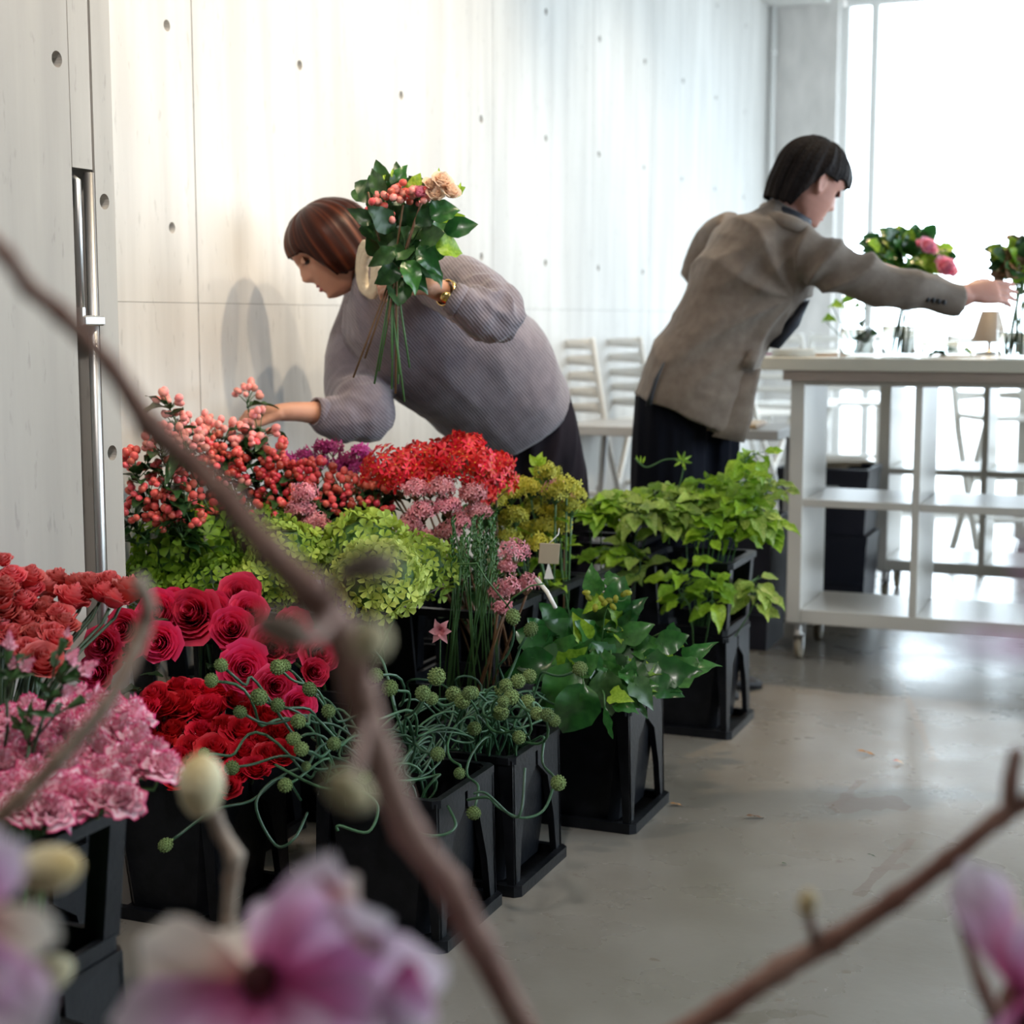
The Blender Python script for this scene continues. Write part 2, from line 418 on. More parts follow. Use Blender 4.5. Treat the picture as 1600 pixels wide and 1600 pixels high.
# floor material: polished concrete with worn stains of their own shape
def floor_mat():
    m = bpy.data.materials.new('polished_concrete_floor'); m.use_nodes = True
    nt = m.node_tree; ns = nt.nodes; L = nt.links; b = ns['Principled BSDF']
    tc = ns.new('ShaderNodeTexCoord')
    def nz(scale, det=7, st=(1, 1, 1)):
        mp = ns.new('ShaderNodeMapping'); mp.inputs['Scale'].default_value = st; mp.inputs['Rotation'].default_value = (0, 0, -RZ)
        L.new(tc.outputs['Object'], mp.inputs[0])
        n = ns.new('ShaderNodeTexNoise'); n.inputs['Scale'].default_value = scale; n.inputs['Detail'].default_value = det
        L.new(mp.outputs[0], n.inputs['Vector']); return n
    def ramp(sock, p0, c0, p1, c1):
        r_ = ns.new('ShaderNodeValToRGB'); e = r_.color_ramp.elements
        e[0].position = p0; e[1].position = p1; e[0].color = (*c0, 1); e[1].color = (*c1, 1)
        L.new(sock, r_.inputs[0]); return r_.outputs[0]
    def mixc(f, a, bb, mode='MIX'):
        x = ns.new('ShaderNodeMix'); x.data_type = 'RGBA'; x.blend_type = mode
        if isinstance(f, float): x.inputs['Factor'].default_value = f
        else: L.new(f, x.inputs['Factor'])
        for s_, v in (('A', a), ('B', bb)):
            if isinstance(v, tuple): x.inputs[s_].default_value = (*v, 1)
            else: L.new(v, x.inputs[s_])
        return x.outputs['Result']
    base = ramp(nz(1.3).outputs['Fac'], .35, (.215, .195, .165), .68, (.30, .28, .25))
    blot = ramp(nz(4.5, 9, (1, .6, 1)).outputs['Fac'], .42, (0, 0, 0), .70, (.6, .6, .6))
    c = mixc(blot, base, (.18, .158, .128))
    speck = ramp(nz(26, 4).outputs['Fac'], .66, (0, 0, 0), .74, (.7, .7, .7))
    c = mixc(speck, c, (.16, .125, .09))
    # stains with a shape of their own
    def stain(c, a, bpt, width, col, edge):
        geo = ns.new('ShaderNodeNewGeometry')
        A = Vector(a); B = Vector(bpt); d = (B-A); Lx = d.length; d.normalize()
        def vm(op, x, y):
            n = ns.new('ShaderNodeVectorMath'); n.operation = op
            for i, v in enumerate((x, y)):
                if isinstance(v, Vector): n.inputs[i].default_value = v
                else: L.new(v, n.inputs[i])
            return n
        def ma(op, x, y=0.0):
            n = ns.new('ShaderNodeMath'); n.operation = op
            for i, v in enumerate((x, y)):
                if isinstance(v, (int, float)): n.inputs[i].default_value = v
                else: L.new(v, n.inputs[i])
            return n.outputs[0]
        rel = vm('SUBTRACT', geo.outputs['Position'], (A+B)/2).outputs[0]
        al = ma('ABSOLUTE', vm('DOT_PRODUCT', rel, d).outputs['Value'])
        ac = ma('ABSOLUTE', vm('DOT_PRODUCT', rel, Vector((-d.y, d.x, 0))).outputs['Value'])
        q = ma('MAXIMUM', ma('SUBTRACT', al, Lx/2), ma('SUBTRACT', ac, width/2))
        n = nz(11, 8)
        q = ma('ADD', q, ma('MULTIPLY', ma('SUBTRACT', n.outputs['Fac'], .5), edge))
        f = ma('LESS_THAN', q, 0.0)
        f = ma('MULTIPLY', f, .75)
        x = ns.new('ShaderNodeMix'); x.data_type = 'RGBA'
        L.new(f, x.inputs['Factor']); L.new(c, x.inputs['A']); x.inputs['B'].default_value = (*col, 1)
        return x.outputs['Result']
    c = stain(c, G(1300, 1262), G(1415, 1252), .085, (.17, .12, .085), .16)
    c = stain(c, G(1302, 1264), G(1345, 1220), .02, (.17, .12, .085), .05)
    c = stain(c, G(1425, 1310), G(1340, 1400), .022, (.20, .16, .13), .03)
    c = stain(c, G(1370, 1358), G(1415, 1352), .02, (.20, .16, .13), .08)
    c = stain(c, G(1380, 1000), G(1460, 1190), .02, (.26, .20, .14), .02)
    c = stain(c, G(1100, 1590), G(1280, 1580), .03, (.15, .13, .10), .10)
    L.new(c, b.inputs['Base Color'])
    rr = ns.new('ShaderNodeMapRange'); rr.inputs['To Min'].default_value = .16; rr.inputs['To Max'].default_value = .42
    L.new(nz(5).outputs['Fac'], rr.inputs['Value']); L.new(rr.outputs[0], b.inputs['Roughness'])
    b.inputs['Specular IOR Level'].default_value = .6
    bp = ns.new('ShaderNodeBump'); bp.inputs['Strength'].default_value = .12; bp.inputs['Distance'].default_value = .004
    L.new(nz(30).outputs['Fac'], bp.inputs['Height']); L.new(bp.outputs[0], b.inputs['Normal'])
    return m
M_floor = floor_mat()

# ================================================================== SETTING
def room_box(mb, r0, r1, s0, s1, z0, z1, bev=0.0):
    Mx = Matrix.Rotation(RZ, 3, 'Z')
    mb.box(R((r0+r1)/2, (s0+s1)/2, (z0+z1)/2), (abs(r1-r0), abs(s1-s0), z1-z0), Mx, bev)
def structure(name, mb, m, smooth=False, parent=None):
    o = obj(name, mb.mesh(name, m, smooth), parent)
    if parent is None: o['kind'] = 'structure'
    return o
mb = MB(); room_box(mb, -1, 12, -4, 20, -.08, 0); structure('floor', mb, M_floor)
H = 2.90
mb = MB(); room_box(mb, -.3, 6.3, -4, 9.4, H, H+.12); structure('ceiling', mb, M_white)
mb = MB(); room_box(mb, -.30, -.028, -4, 9.3, 0, H); wl = structure('wall_left', mb, M_dark)
# tie-hole panels: a sheet with real round recesses, thickness behind
def panel(name, r, s0, s1, z0, z1, se, ze, holes, m, parent, rad=.013, th=.025):
    """se / ze: cell edges; each hole (s, z) sits in its own cell"""
    mb = MB(); cache = {}
    def V(s_, z_, dr=0.0):
        k = (round(s_, 4), round(z_, 4), round(dr, 4))
        if k not in cache: cache[k] = mb.add(R(r+dr, s_, z_))
        return cache[k]
    for i in range(len(se)-1):
        for j in range(len(ze)-1):
            a, b_, c_, d_ = se[i], se[i+1], ze[j], ze[j+1]
            hs = [h for h in holes if a < h[0] < b_ and c_ < h[1] < d_]
            if not hs:
                mb.f.append((V(a, c_), V(b_, c_), V(b_, d_), V(a, d_))); continue
            hx, hz = hs[0]; n = 16
            outer = []; inner = []
            corners = [(b_, d_), (a, d_), (a, c_), (b_, c_)]
            ring = [(hx+rad*cos(2*pi*q/n), hz+rad*sin(2*pi*q/n)) for q in range(n)]
            inn = [V(*p) for p in ring]
            deep = [V(hx+rad*.8*cos(2*pi*q/n), hz+rad*.8*sin(2*pi*q/n), -.020) for q in range(n)]
            ca = [atan2(p[1]-hz, p[0]-hx) % (2*pi) for p in corners]
            cidx = [V(*p) for p in corners]
            # connect each ring vertex to the nearest corner by angle sector
            sect = []
            for q in range(n):
                an = 2*pi*q/n
                best = min(range(4), key=lambda k: abs((an-ca[k]+pi) % (2*pi)-pi))
                sect.append(best)
            for q in range(n):
                q2 = (q+1) % n
                if sect[q] == sect[q2]:
                    mb.f.append((inn[q], cidx[sect[q]], inn[q2]))
                else:
                    mb.f.append((inn[q], cidx[sect[q]], cidx[sect[q2]], inn[q2]))
                mb.f.append((inn[q], inn[q2], deep[q2], deep[q]))
            mb.f.append(tuple(deep))
    # edges
    ring = [(x, z0) for x in se] + [(s1, z) for z in ze[1:]] + [(x, z1) for x in se[::-1][1:]] + [(s0, z) for z in ze[::-1][1:-1]]
    fr = [V(*p) for p in ring]; bk = [V(p[0], p[1], -th) for p in ring]
    n = len(ring)
    for q in range(n):
        q2 = (q+1) % n
        mb.f.append((fr[q], bk[q], bk[q2], fr[q2]))
    return obj(name, mb.mesh(name, m, False), parent)
gap = .004
s_seams = [1.4, 3.2, 5.0, 6.8, 8.6, 9.28]
for i in range(len(s_seams)-1):
    a, b_ = s_seams[i]+gap/2, s_seams[i+1]-gap/2
    cols = [3.10+.6*k for k in range(-3, 11)]
    se = [a]+[round(3.2+.6*k, 4) for k in range(-3, 12) if a+.02 < 3.2+.6*k < b_-.02]+[b_]
    for z0, z1, zs in ((0, 1.1395, [.41, .86]), (1.1405, H, [1.31, 1.76, 2.21, 2.66])):
        ze = [z0]+[zz+.28 for zz in zs[:-1]]+[z1]
        holes = [(c_, z_) for c_ in cols for z_ in zs if a+.02 < c_ < b_-.02]
        panel('panel', 0.0, a, b_, z0, z1, se, ze, holes, M_wall, wl)
# near wall block, 35 cm proud of the long wall, with a slot and steel tubes
mb = MB(); room_box(mb, 0.002, .30, -4, 2.405, 0, H); wn = structure('wall_near', mb, M_near)
zslot = 1.363
def near_panel(s0, s1, z0, z1, holes, th=.05):
    zs = sorted(set(h[1] for h in holes)); ze = [z0]+[(p+q)/2 for p, q in zip(zs, zs[1:])]+[z1]
    panel('panel', .35, s0, s1, z0, z1, [s0, s1], ze, holes, M_near, wn, .014, th)
near_panel(1.5, 2.285, 0, H, [(2.255, 1.54), (2.255, 2.45)])
near_panel(-4, 1.495, 0, H, [])
near_panel(2.350, 2.405, 0, H, [(2.375, 1.31), (2.375, .86), (2.375, .41), (2.375, 1.76)])
near_panel(2.287, 2.343, zslot, H, [])
t = thing('steel_rail', R(.33, 2.32, 0), 'pair of slim steel tubes with a clamp, set in the slot of the concrete wall', 'rail')
o0 = R(.33, 2.32, 0)
mb = MB(); mb.tube([R(.345, 2.338, 0), R(.345, 2.338, zslot-.005)], .0095, 12); obj('tube', mb.mesh('tube', M_steel, origin=o0), t)
mb = MB(); mb.tube([R(.345, 2.306, 1.10), R(.345, 2.306, zslot-.02), R(.325, 2.306, zslot-.008)], .006, 12); obj('tube', mb.mesh('tube', M_steel, origin=o0), t)
mb = MB(); room_box(mb, .33, .362, 2.292, 2.352, 1.09, 1.108, .003); room_box(mb, .33, .358, 2.292, 2.30, 1.095, 1.122); obj('clamp', mb.mesh('clamp', M_steel, False, origin=o0), t)
# far end wall beside the window, ceiling cove, white pipe
SB = 9.06
mb = MB(); room_box(mb, 0.0, .385, SB, SB+.30, 0, H); structure('wall_back', mb, M_col)
mb = MB(); room_box(mb, 0.0, .34, SB-.40, SB-.002, H-.05, H-.001, .01); structure('trim_1', mb, M_white)
t = thing('wall_pipe', R(.03, SB-.05, .95), 'white vertical pipe in the corner of the concrete wall', 'pipe')
mb = MB(); mb.tube([R(.03, SB-.05, .95), R(.03, SB-.05, H-.05)], .016, 10); obj('pipe', mb.mesh('pipe', M_white, origin=t.location), t)
for zz in (1.86, 2.6):
    mb = MB(); mb.tube([R(.03, SB-.05, zz-.015), R(.03, SB-.05, zz+.015)], .022, 10); obj('bracket', mb.mesh('bracket', M_wood if zz < 2 else M_white, origin=t.location), t)
def window(name, at, along0, along1, axis, muls, z0=0.0, z1=H):
    """axis 'r': glazed wall across the far end at s=at; axis 's': glazed wall along the side at r=at"""
    def bx(mb, a0, a1, d0, d1, zz0, zz1):
        if axis == 'r': room_box(mb, a0, a1, at+d0, at+d1, zz0, zz1)
        else: room_box(mb, at+d0, at+d1, a0, a1, zz0, zz1)
    mb = MB(); bx(mb, along0, along1, 0, .06, z0, z0+.05)
    o = structure(name, mb, M_white)
    ed = [along0]+muls+[along1]
    mb = MB(); bx(mb, along0, along1, 0, .06, z1-.05, z1); obj('frame', mb.mesh('frame', M_white, False), o)
    for e in ed:
        mb = MB(); bx(mb, e-.0225, e+.0225, 0, .06, z0+.05, z1-.05); obj('frame', mb.mesh('frame', M_white, False), o)
    for a, b_ in zip(ed, ed[1:]):
        mb = MB(); bx(mb, a+.0225, b_-.0225, .026, .034, z0+.05, z1-.05); obj('pane', mb.mesh('pane', M_pane, False), o)
    return o
window('window_1', SB+.1, .408, 6.0, 'r', [.57, 2.3, 3.6, 4.8])
window('window_2', 6.0, 1.7, 8.9, 's', [3.5, 5.3, 7.1], .8)
mb = MB(); room_box(mb, 6.0, 6.2, 1.7, 8.9, 0, .795); room_box(mb, 6.0, 6.2, -4, 1.695, 0, H); room_box(mb, 6.0, 6.2, 8.905, 9.4, 0, H)
structure('wall_right', mb, M_near)
mb = MB(); room_box(mb, -.3, 6.2, -4.2, -4.0, 0, H); structure('wall_front', mb, mat('dark_grey_wall', (.16, .16, .165), .8))
# pale paving outside
mb = MB(); room_box(mb, -4, 25, 9.5, 30, -.12, -.081); room_box(mb, 6.3, 25, -8, 9.5, -.12, -.081); structure('ground_outside', mb, mat('pale_paving', (.5, .5, .5), .9))

# ================================================================== CRATES (black flower buckets)
BW, BD, BH, CH = .25, .26, .27, .47
def bucket_meshes():
    out = {}
    # tapered tub, open at the top
    mb = MB()
    def rect(hx, hy, z, c=.02):
        return [Vector(p) for p in ((-hx, -hy+c, z), (-hx+c, -hy, z), (hx-c, -hy, z), (hx, -hy+c, z), (hx, hy-c, z), (hx-c, hy, z), (-hx+c, hy, z), (-hx, hy-c, z))]
    rows = [rect(.082, .105, .012), rect(.086, .110, .016), rect(.112, .124, BH-.03), rect(.113, .125, BH-.002), rect(.107, .119, BH-.002), rect(.082, .100, .03)]
    idx = mb.grid(rows, True); mb.cap(idx[0], True); mb.cap(idx[-1])
    out['tub'] = mb
    # base plate: a shallow frame
    mb = MB()
    mb.box((0, -BD/2+.012, .011), (BW+.02, .024, .022), bev=.003); out['base_front'] = mb
    mb = MB()
    rows = [rect(BW/2+.012, BD/2+.006, 0, .012), rect(BW/2+.012, BD/2+.006, .022, .012), rect(BW/2-.004, BD/2-.010, .022, .012), rect(BW/2-.004, BD/2-.010, .004, .012)]
    idx = mb.grid(rows, True); mb.cap(idx[-1]); mb.cap(idx[0], True)
    out['base_plate'] = mb
    # side leg: tapered post, narrow at the foot and broad at the top
    def leg(sx, sy):
        mb = MB()
        x0 = sx*(BW/2-.004)
        prof = [(BD/2, .02, .030), (BD/2-.002, .10, .040), (BD/2-.004, .19, .068), (BD/2-.006, .225, .118), (BD/2-.006, BH-.004, .118)]
        rows = []
        for yo, z, wd in prof:
            a = sy*yo; b_ = sy*(yo-wd)
            xo = sx*(BW/2 - .006*z/BH - .001); xi = xo - sx*.014
            rows.append([Vector((xo, a, z)), Vector((xo, b_, z)), Vector((xi, b_, z)), Vector((xi, a, z))])
        if sx*sy < 0: rows = [r_[::-1] for r_ in rows]
        idx = mb.grid(rows, True); mb.cap(idx[0], True); mb.cap(idx[-1])
        # front flange turning the corner
        rows = []
        for z, wd in ((.02, .016), (.14, .022), (BH-.004, .030)):
            xo = sx*(BW/2 - .006*z/BH - .001)
            rows.append([Vector((xo, sy*(BD/2-.002), z)), Vector((xo-sx*wd, sy*(BD/2-.002), z)), Vector((xo-sx*wd, sy*(BD/2-.012), z)), Vector((xo, sy*(BD/2-.012), z))])
        if sx*sy > 0: rows = [r_[::-1] for r_ in rows]
        idx = mb.grid(rows, True); mb.cap(idx[0], True); mb.cap(idx[-1])
        return mb
    for sx in (-1, 1):
        for sy in (-1, 1):
            out['leg', sx, sy] = leg(sx, sy)
    # rim of the bucket
    def rim(z, hx, hy, th, h):
        mb = MB()
        rows = [rect(hx, hy, z, .012), rect(hx, hy, z+h, .012), rect(hx-th, hy-th, z+h, .012), rect(hx-th, hy-th, z, .012)]
        rows.append(rows[0])
        mb.grid(rows, True); return mb
    out['rim'] = rim(BH-.012, BW/2-.002, BD/2+.001, .014, .014)
    out['collar_ring'] = rim(BH+.003, BW/2-.006, BD/2-.004, .012, .022)
    out['top_rim'] = rim(CH-.016, BW/2+.010, BD/2+.010, .020, .016)
    out['slat_ring'] = rim(0, BW/2-.000, BD/2-.000, .012, .016)
    def post(sx, sy):
        mb = MB()
        rows = []
        for z, k in ((BH+.02, 0.0), (CH-.014, .010)):
            xo = sx*(BW/2-.008+k); yo = sy*(BD/2-.006+k); wf = .050
            rows.append([Vector(p) for p in ((xo, yo, z), (xo-sx*wf, yo, z), (xo-sx*wf, yo-sy*.010, z), (xo-sx*.010, yo-sy*.010, z), (xo-sx*.010, yo-sy*.035, z), (xo, yo-sy*.035, z))])
        if sx*sy < 0: rows = [r_[::-1] for r_ in rows]
        idx = mb.grid(rows, True); mb.cap(idx[0], True); mb.cap(idx[-1])
        return mb
    for sx in (-1, 1):
        for sy in (-1, 1):
            out['post', sx, sy] = post(sx, sy)
    return out
BMB = bucket_meshes()
BME = {k: v.mesh(k if isinstance(k, str) else k[0], M_blk, False) for k, v in BMB.items()}
def bucket(r_right, s_front, label, collar=True, slats=False, group='black flower buckets on the floor'):
    t = thing('flower_bucket', R(r_right-BW/2, s_front+BD/2, 0), label, 'bucket', group, RZ)
    obj('tub', BME['tub'], t); obj('base_plate', BME['base_plate'], t); obj('rim', BME['rim'], t)
    for sx in (-1, 1):
        for sy in (-1, 1):
            obj('leg', BME['leg', sx, sy], t)
    if collar:
        c = obj('collar', BME['collar_ring'], t)
        obj('top_rim', BME['top_rim'], c)
        for sx in (-1, 1):
            for sy in (-1, 1):
                obj('post', BME['post', sx, sy], c)
        if slats:
            for zz in (CH+.022, CH+.052):
                obj('slat', BME['slat_ring'], c, (0, 0, zz), scale=(1.05, 1.05, .8))
            obj('top_rim', BME['top_rim'], c, (0, 0, .085))
            for sx in (-1, 1):
                for sy in (-1, 1):
                    mb = MB(); mb.box((sx*(BW/2-.018), sy*(BD/2-.004), CH+.034), (.05, .012, .072)); obj('post', mb.mesh('post', M_blk, False), c)
    return t
bk = {}
bk['A'] = bucket(1.10, 3.97, 'tall black bucket of yellow-green vines, last in the row before the white shelf')
bk['A2'] = bucket(.835, 3.97, 'slatted tall black bucket holding low leafy vines behind the other vine bucket', True, True)
bk['B'] = bucket(1.10, 3.14, 'low black bucket holding the large dark glossy leaves', False)
bk['D'] = bucket(.80, 3.10, 'tall black bucket of thin wheat-like green stems')
bk['C1'] = bucket(.99, 2.40, 'low black bucket in front, under the curly green alliums', False)
bk['C2'] = bucket(1.01, 2.70, 'low black bucket standing right behind the front allium bucket', False)
bk['Fb'] = bucket(.58, 2.33, 'low black bucket under the dense crimson roses', False)
bk['F2'] = bucket(.42, 2.66, 'tall black bucket in shade under the arch of hot pink roses')
bk['G'] = bucket(.87, 1.41, 'tall black bucket full of striped pink carnations, nearest to the camera')
bk['H'] = bucket(.607, 1.72, 'tall black bucket under the coral roses against the near concrete wall')
bk['I1'] = bucket(.285, 2.97, 'tall black bucket under the dark green hydrangeas')
bk['I2'] = bucket(.542, 2.96, 'tall black bucket under the lime hydrangeas')
bk['J1'] = bucket(.285, 3.27, 'tall black bucket of coral berries against the concrete wall')
bk['J2'] = bucket(.542, 3.26, 'tall black bucket of dark red berries behind the hydrangeas')
bk['J3'] = bucket(.542, 3.56, 'tall black bucket of magenta flowers behind the berries')
bk['K'] = bucket(.81, 3.39, 'tall black bucket of scarlet and blush flowers')
bk['K2'] = bucket(.83, 3.68, 'tall black bucket of yellow-green flowers in front of the bending woman')

# ================================================================== SHELVES ON CASTERS, WORKTOP
def rbox(r0, r1, s0, s1, z0, z1, base, bev=.0):
    mb = MB(); Mx = Matrix.Identity(3)
    mb.box(((r0+r1)/2, (s0+s1)/2, (z0+z1)/2), (r1-r0, s1-s0, z1-z0), None, bev)
    return mb
def cube_shelf(r0, s0, label, group='white cube shelves on casters', cols=2):
    t = thing('rolling_shelf', R(r0, s0, 0), label, 'shelf', group, RZ)
    wd = .04*2+.34*cols+.016*(cols-1)+.02; z0, z1, dp = .125, .91, .39
    wd = .80 if cols == 2 else wd
    def b(name, x0, x1, y0, y1, a, c, m=M_lam, bev=.002):
        mb = MB(); mb.box(((x0+x1)/2, (y0+y1)/2, (a+c)/2), (x1-x0, y1-y0, c-a), None, bev)
        return obj(name, mb.mesh(name, m, False), t)
    b('side_panel', 0, .045, 0, dp, z0, z1); b('side_panel', wd-.045, wd, 0, dp, z0, z1)
    b('bottom_board', .0455, wd-.0455, 0, dp, z0, z0+.045); b('top_board', .0455, wd-.0455, 0, dp, z1-.016, z1)
    iw = (wd-.09)/cols
    for k in range(1, cols):
        b('divider', .045+iw*k-.012, .045+iw*k+.012, .001, dp-.001, z0+.0455, z1-.0165)
    zc = (z0+z1)/2
    for k in range(cols):
        x0 = .0455 if k == 0 else .045+iw*k+.0125
        x1 = wd-.0455 if k == cols-1 else .045+iw*(k+1)-.0125
        b('shelf_board', x0, x1, .001, dp-.001, zc-.012, zc+.012)
    for cx, cy in ((.035, .035), (wd-.035, .035), (.035, dp-.035), (wd-.035, dp-.035)):
        mb = MB()
        mb.box((cx, cy, z0-.004), (.05, .05, .006)); mb.lathe([(.012, z0-.05), (.016, z0-.04), (.012, z0-.03), (.010, z0-.007)], 12, (cx, cy, 0))
        mb.box((cx, cy+.022, z0-.028), (.036, .004, .05)) if cy < .1 else None
        c = obj('caster', mb.mesh('caster', M_steel, False), t)
        c['kind'] = 'thing'
        mb = MB()
        for sx in (-1, 1): mb.box((cx+sx*.014, cy+.012, .058), (.003, .032, .05))
        mb.box((cx, cy+.008, .083), (.031, .040, .004)); obj('fork', mb.mesh('fork', M_steel, False), c)
        mb = MB()
        rows = [[Vector((cx+xx, cy+.018+rr*cos(2*pi*q/20), .036+rr*sin(2*pi*q/20))) for q in range(20)] for xx, rr in ((-.011, .008), (-.011, .030), (-.008, .036), (.008, .036), (.011, .030), (.011, .008))]
        idx = mb.grid(rows, True); mb.cap(idx[0], True); mb.cap(idx[-1])
        obj('wheel', mb.mesh('wheel', M_wheel), c)
    return t
cube_shelf(1.03, 5.0, 'white open cube shelf on casters, carrying the near edge of the worktop')
cube_shelf(1.12, 6.20, 'white cube shelf on casters behind the first, beside the stacked black crates')
cube_shelf(2.05, 5.75, 'white cube shelf on casters further into the room towards the glazing')
cube_shelf(1.55, 7.35, 'farthest white cube shelf, near the window wall')
t = thing('worktop', R(.92, 4.965, 0), 'long pale worktop with a greige batten under its edge, laid across the cube shelves', 'table', None, RZ)
mb = MB(); mb.box((1.4, .82, .962), (2.8, 1.64, .040), None, .002); obj('tabletop', mb.mesh('tabletop', mat('pale_worktop', (.62, .59, .50), .4), False), t)
mb = MB(); mb.box((1.45, .03, .9255), (2.72, .045, .031)); obj('batten', mb.mesh('batten', M_board, False), t)
mb = MB(); mb.box((1.45, 1.55, .9255), (2.72, .045, .031)); obj('batten', mb.mesh('batten', M_board, False), t)
mb = MB(); mb.box((2.55, .80, .4555), (.05, .5, .911)); obj('panel_leg', mb.mesh('panel_leg', M_lam, False), t)

# black bins behind the shelf, dark bin at its side
def crate(r0, r1, s0, s1, z0, z1, label, m=M_skirtcrate, slot=True, name='storage_crate'):
    t = thing(name, R((r0+r1)/2, (s0+s1)/2, z0), label, 'crate', None, RZ)
    w_, d_, h = r1-r0, s1-s0, z1-z0
    mb = MB()
    def rect(hx, hy, z):
        return [Vector(p) for p in ((-hx, -hy, z), (hx, -hy, z), (hx, hy, z), (-hx, hy, z))]
    rows = [rect(w_/2-.015, d_/2-.015, 0), rect(w_/2-.003, d_/2-.003, h-.03), rect(w_/2, d_/2, h-.03), rect(w_/2, d_/2, h), rect(w_/2-.012, d_/2-.012, h), rect(w_/2-.02, d_/2-.02, .01)]
    idx = mb.grid(rows, True); mb.cap(idx[0], True); mb.cap(idx[-1])
    obj('body', mb.mesh('body', m, False), t)
    if slot:
        mb = MB(); mb.box((0.02, -d_/2-.001, h-.075), (.085, .006, .026), None, .002)
        obj('handle_slot', mb.mesh('handle_slot', M_bag, False), t)
    for zz in (.12, .22):
        if h > zz+.1:
            mb = MB(); mb.box((0, -d_/2+.003, zz), (w_*.9, .008, .008)); obj('rib', mb.mesh('rib', m, False), t)
    return t
crate(.80, 1.145, 5.85, 6.15, 0, .30, 'navy plastic crate at the bottom of the pair behind the cube shelf', slot=False)
crate(.80, 1.145, 5.85, 6.15, .302, .55, 'navy plastic crate with a pale hand slot, on top of another behind the cube shelf')
crate(.63, .955, 5.10, 5.40, 0, .44, 'tall dark bin on the floor beside the end of the cube shelf', slot=False)
t = thing('cardboard_offcuts', R(.97, 6.0, .54), 'brown card scraps lying in the top navy crate', 'card', None, RZ)
for k in range(3):
    mb = MB(); mb.box((-.03+.03*k, .01*k, .012+.008*k), (.22, .2, .006), Matrix.Rotation(.25*k, 3, 'Z')); obj('sheet', mb.mesh('sheet', M_card, False), t)
# plastic bag
mb = MB()
rows = []
for i in range(13):
    th = pi*i/12
    rows.append([Vector((.15*sin(th)**.8*cos(a)*(1+.22*noise.noise((cos(a)*2, sin(a)*2, i*.5))), .11*sin(th)**.8*sin(a)*(1+.25*noise.noise((cos(a)*3, sin(a)*3, i*.4+5))), .085*(1-cos(th))*(1+.35*noise.noise((cos(a)*2, sin(a)*2+i*.3, 3))))) for a in [2*pi*q/28 for q in range(28)]])
mb.grid(rows, True)
o = obj('plastic_bag', mb.mesh('plastic_bag', M_bag), None, R(.80, 5.25, .442)); tag(o, 'crumpled clear plastic bag lying on the dark bin by the shelf', 'bag')

# ================================================================== CHAIRS, LOW TABLE
def bar_chair(label, loc, rz, group='white slatted folding chairs by the far wall', proto=[None]):
    if proto[0] is not None:
        c = copy_tree(proto[0]); c.location = loc; c.rotation_euler = (0, 0, rz); c['label'] = label
        return c
    t = thing('folding_chair', loc, label, 'chair', group, rz)
    # local: seat faces -y, back at +y
    for sx in (-1, 1):
        mb = MB(); mb.tube([(sx*.19, -.20, 0), (sx*.185, .10, .60), (sx*.18, .24, 1.03)], .012, 8, flat=1.4); obj('frame_leg', mb.mesh('frame_leg', M_chair), t)
        mb = MB(); mb.tube([(sx*.165, .20, 0), (sx*.16, -.14, .66)], .012, 8, flat=1.4); obj('leg', mb.mesh('leg', M_chair), t)
    mb = MB(); mb.box((0, -.02, .675), (.37, .34, .022), None, .006); obj('seat', mb.mesh('seat', M_chair, False), t)
    for k in range(5):
        zz = .76+.062*k; yy = .155+.035*k*.62
        mb = MB()
        rows = []
        for q in range(9):
            x = -.18+.36*q/8; bow = .035*(1-(2*q/8-1)**2); hh = .012+.010*abs(2*q/8-1)
            rows.append([Vector((x, yy+bow, zz-hh)), Vector((x, yy+bow-.006, zz-hh)), Vector((x, yy+bow-.006+.004, zz+hh)), Vector((x, yy+bow+.004, zz+hh))])
        idx = mb.grid(rows, True); mb.cap(idx[0], True); mb.cap(idx[-1])
        obj('slat', mb.mesh('slat', M_chair), t)
    for z_, y_, x_ in ((.22, -.10, .18), (.40, -.01, .17)):
        mb = MB(); mb.tube([(-x_, y_, z_), (x_, y_, z_)], .010, 8); obj('crossbar', mb.mesh('crossbar', M_chair), t)
    proto[0] = t
    return t
def at_px(x, y, s_, z=0):
    """floor point on the ray column x at distance s along the wall"""
    d = ray(x, y); k = s_/d.dot(U); p = Vector((0, 0, CAMZ))+d*k
    return Vector((p.x, p.y, z))
bar_chair('white ladder-back folding chair just behind the bending woman\'s back', at_px(905, 560, 6.0), RZ+radians(172))
bar_chair('white ladder-back folding chair half hidden by the jacket, beside the other chair', at_px(978, 560, 6.5), RZ+radians(172))
bar_chair('white folding chair whose seat shows between the jacket and the shelf', at_px(1165, 650, 7.2), RZ+radians(150))
bar_chair('white folding chair seen just left of the shelf side, by the column', at_px(1232, 650, 7.9), RZ+radians(165))
bar_chair('white folding chair seen through the shelf opening, beside the column foot', at_px(1322, 650, 8.2), RZ+radians(190))
bar_chair('white folding chair far behind the shelves near the glazing', at_px(1575, 650, 7.3), RZ+radians(30))
t = thing('side_table', R(.50, 5.62, 0), 'light grey table with a wooden board on it, between the two people', 'table', None, RZ)
M_gtab = mat('light_grey_table', (.50, .49, .48), .4)
mb = MB(); mb.box((0, 0, .70), (.80, .42, .035), None, .003); obj('tabletop', mb.mesh('tabletop', M_gtab, False), t)
for x, y in ((-.36, -.17), (.10, -.17), (-.36, .17), (.36, .17)):
    mb = MB(); mb.tube([(x, y, .683), (x*1.05-.03, y, 0)], .014, 10); obj('leg', mb.mesh('leg', M_gtab), t)
mb = MB(); mb.box((0, 0, 0), (.40, .26, .014), None, .002); o = obj('wooden_board', mb.mesh('wooden_board', M_wood, False), None, R(.60, 5.58, .7265), (0, 0, RZ+.08)); tag(o, 'thin wooden board lying on the light grey table', 'board')

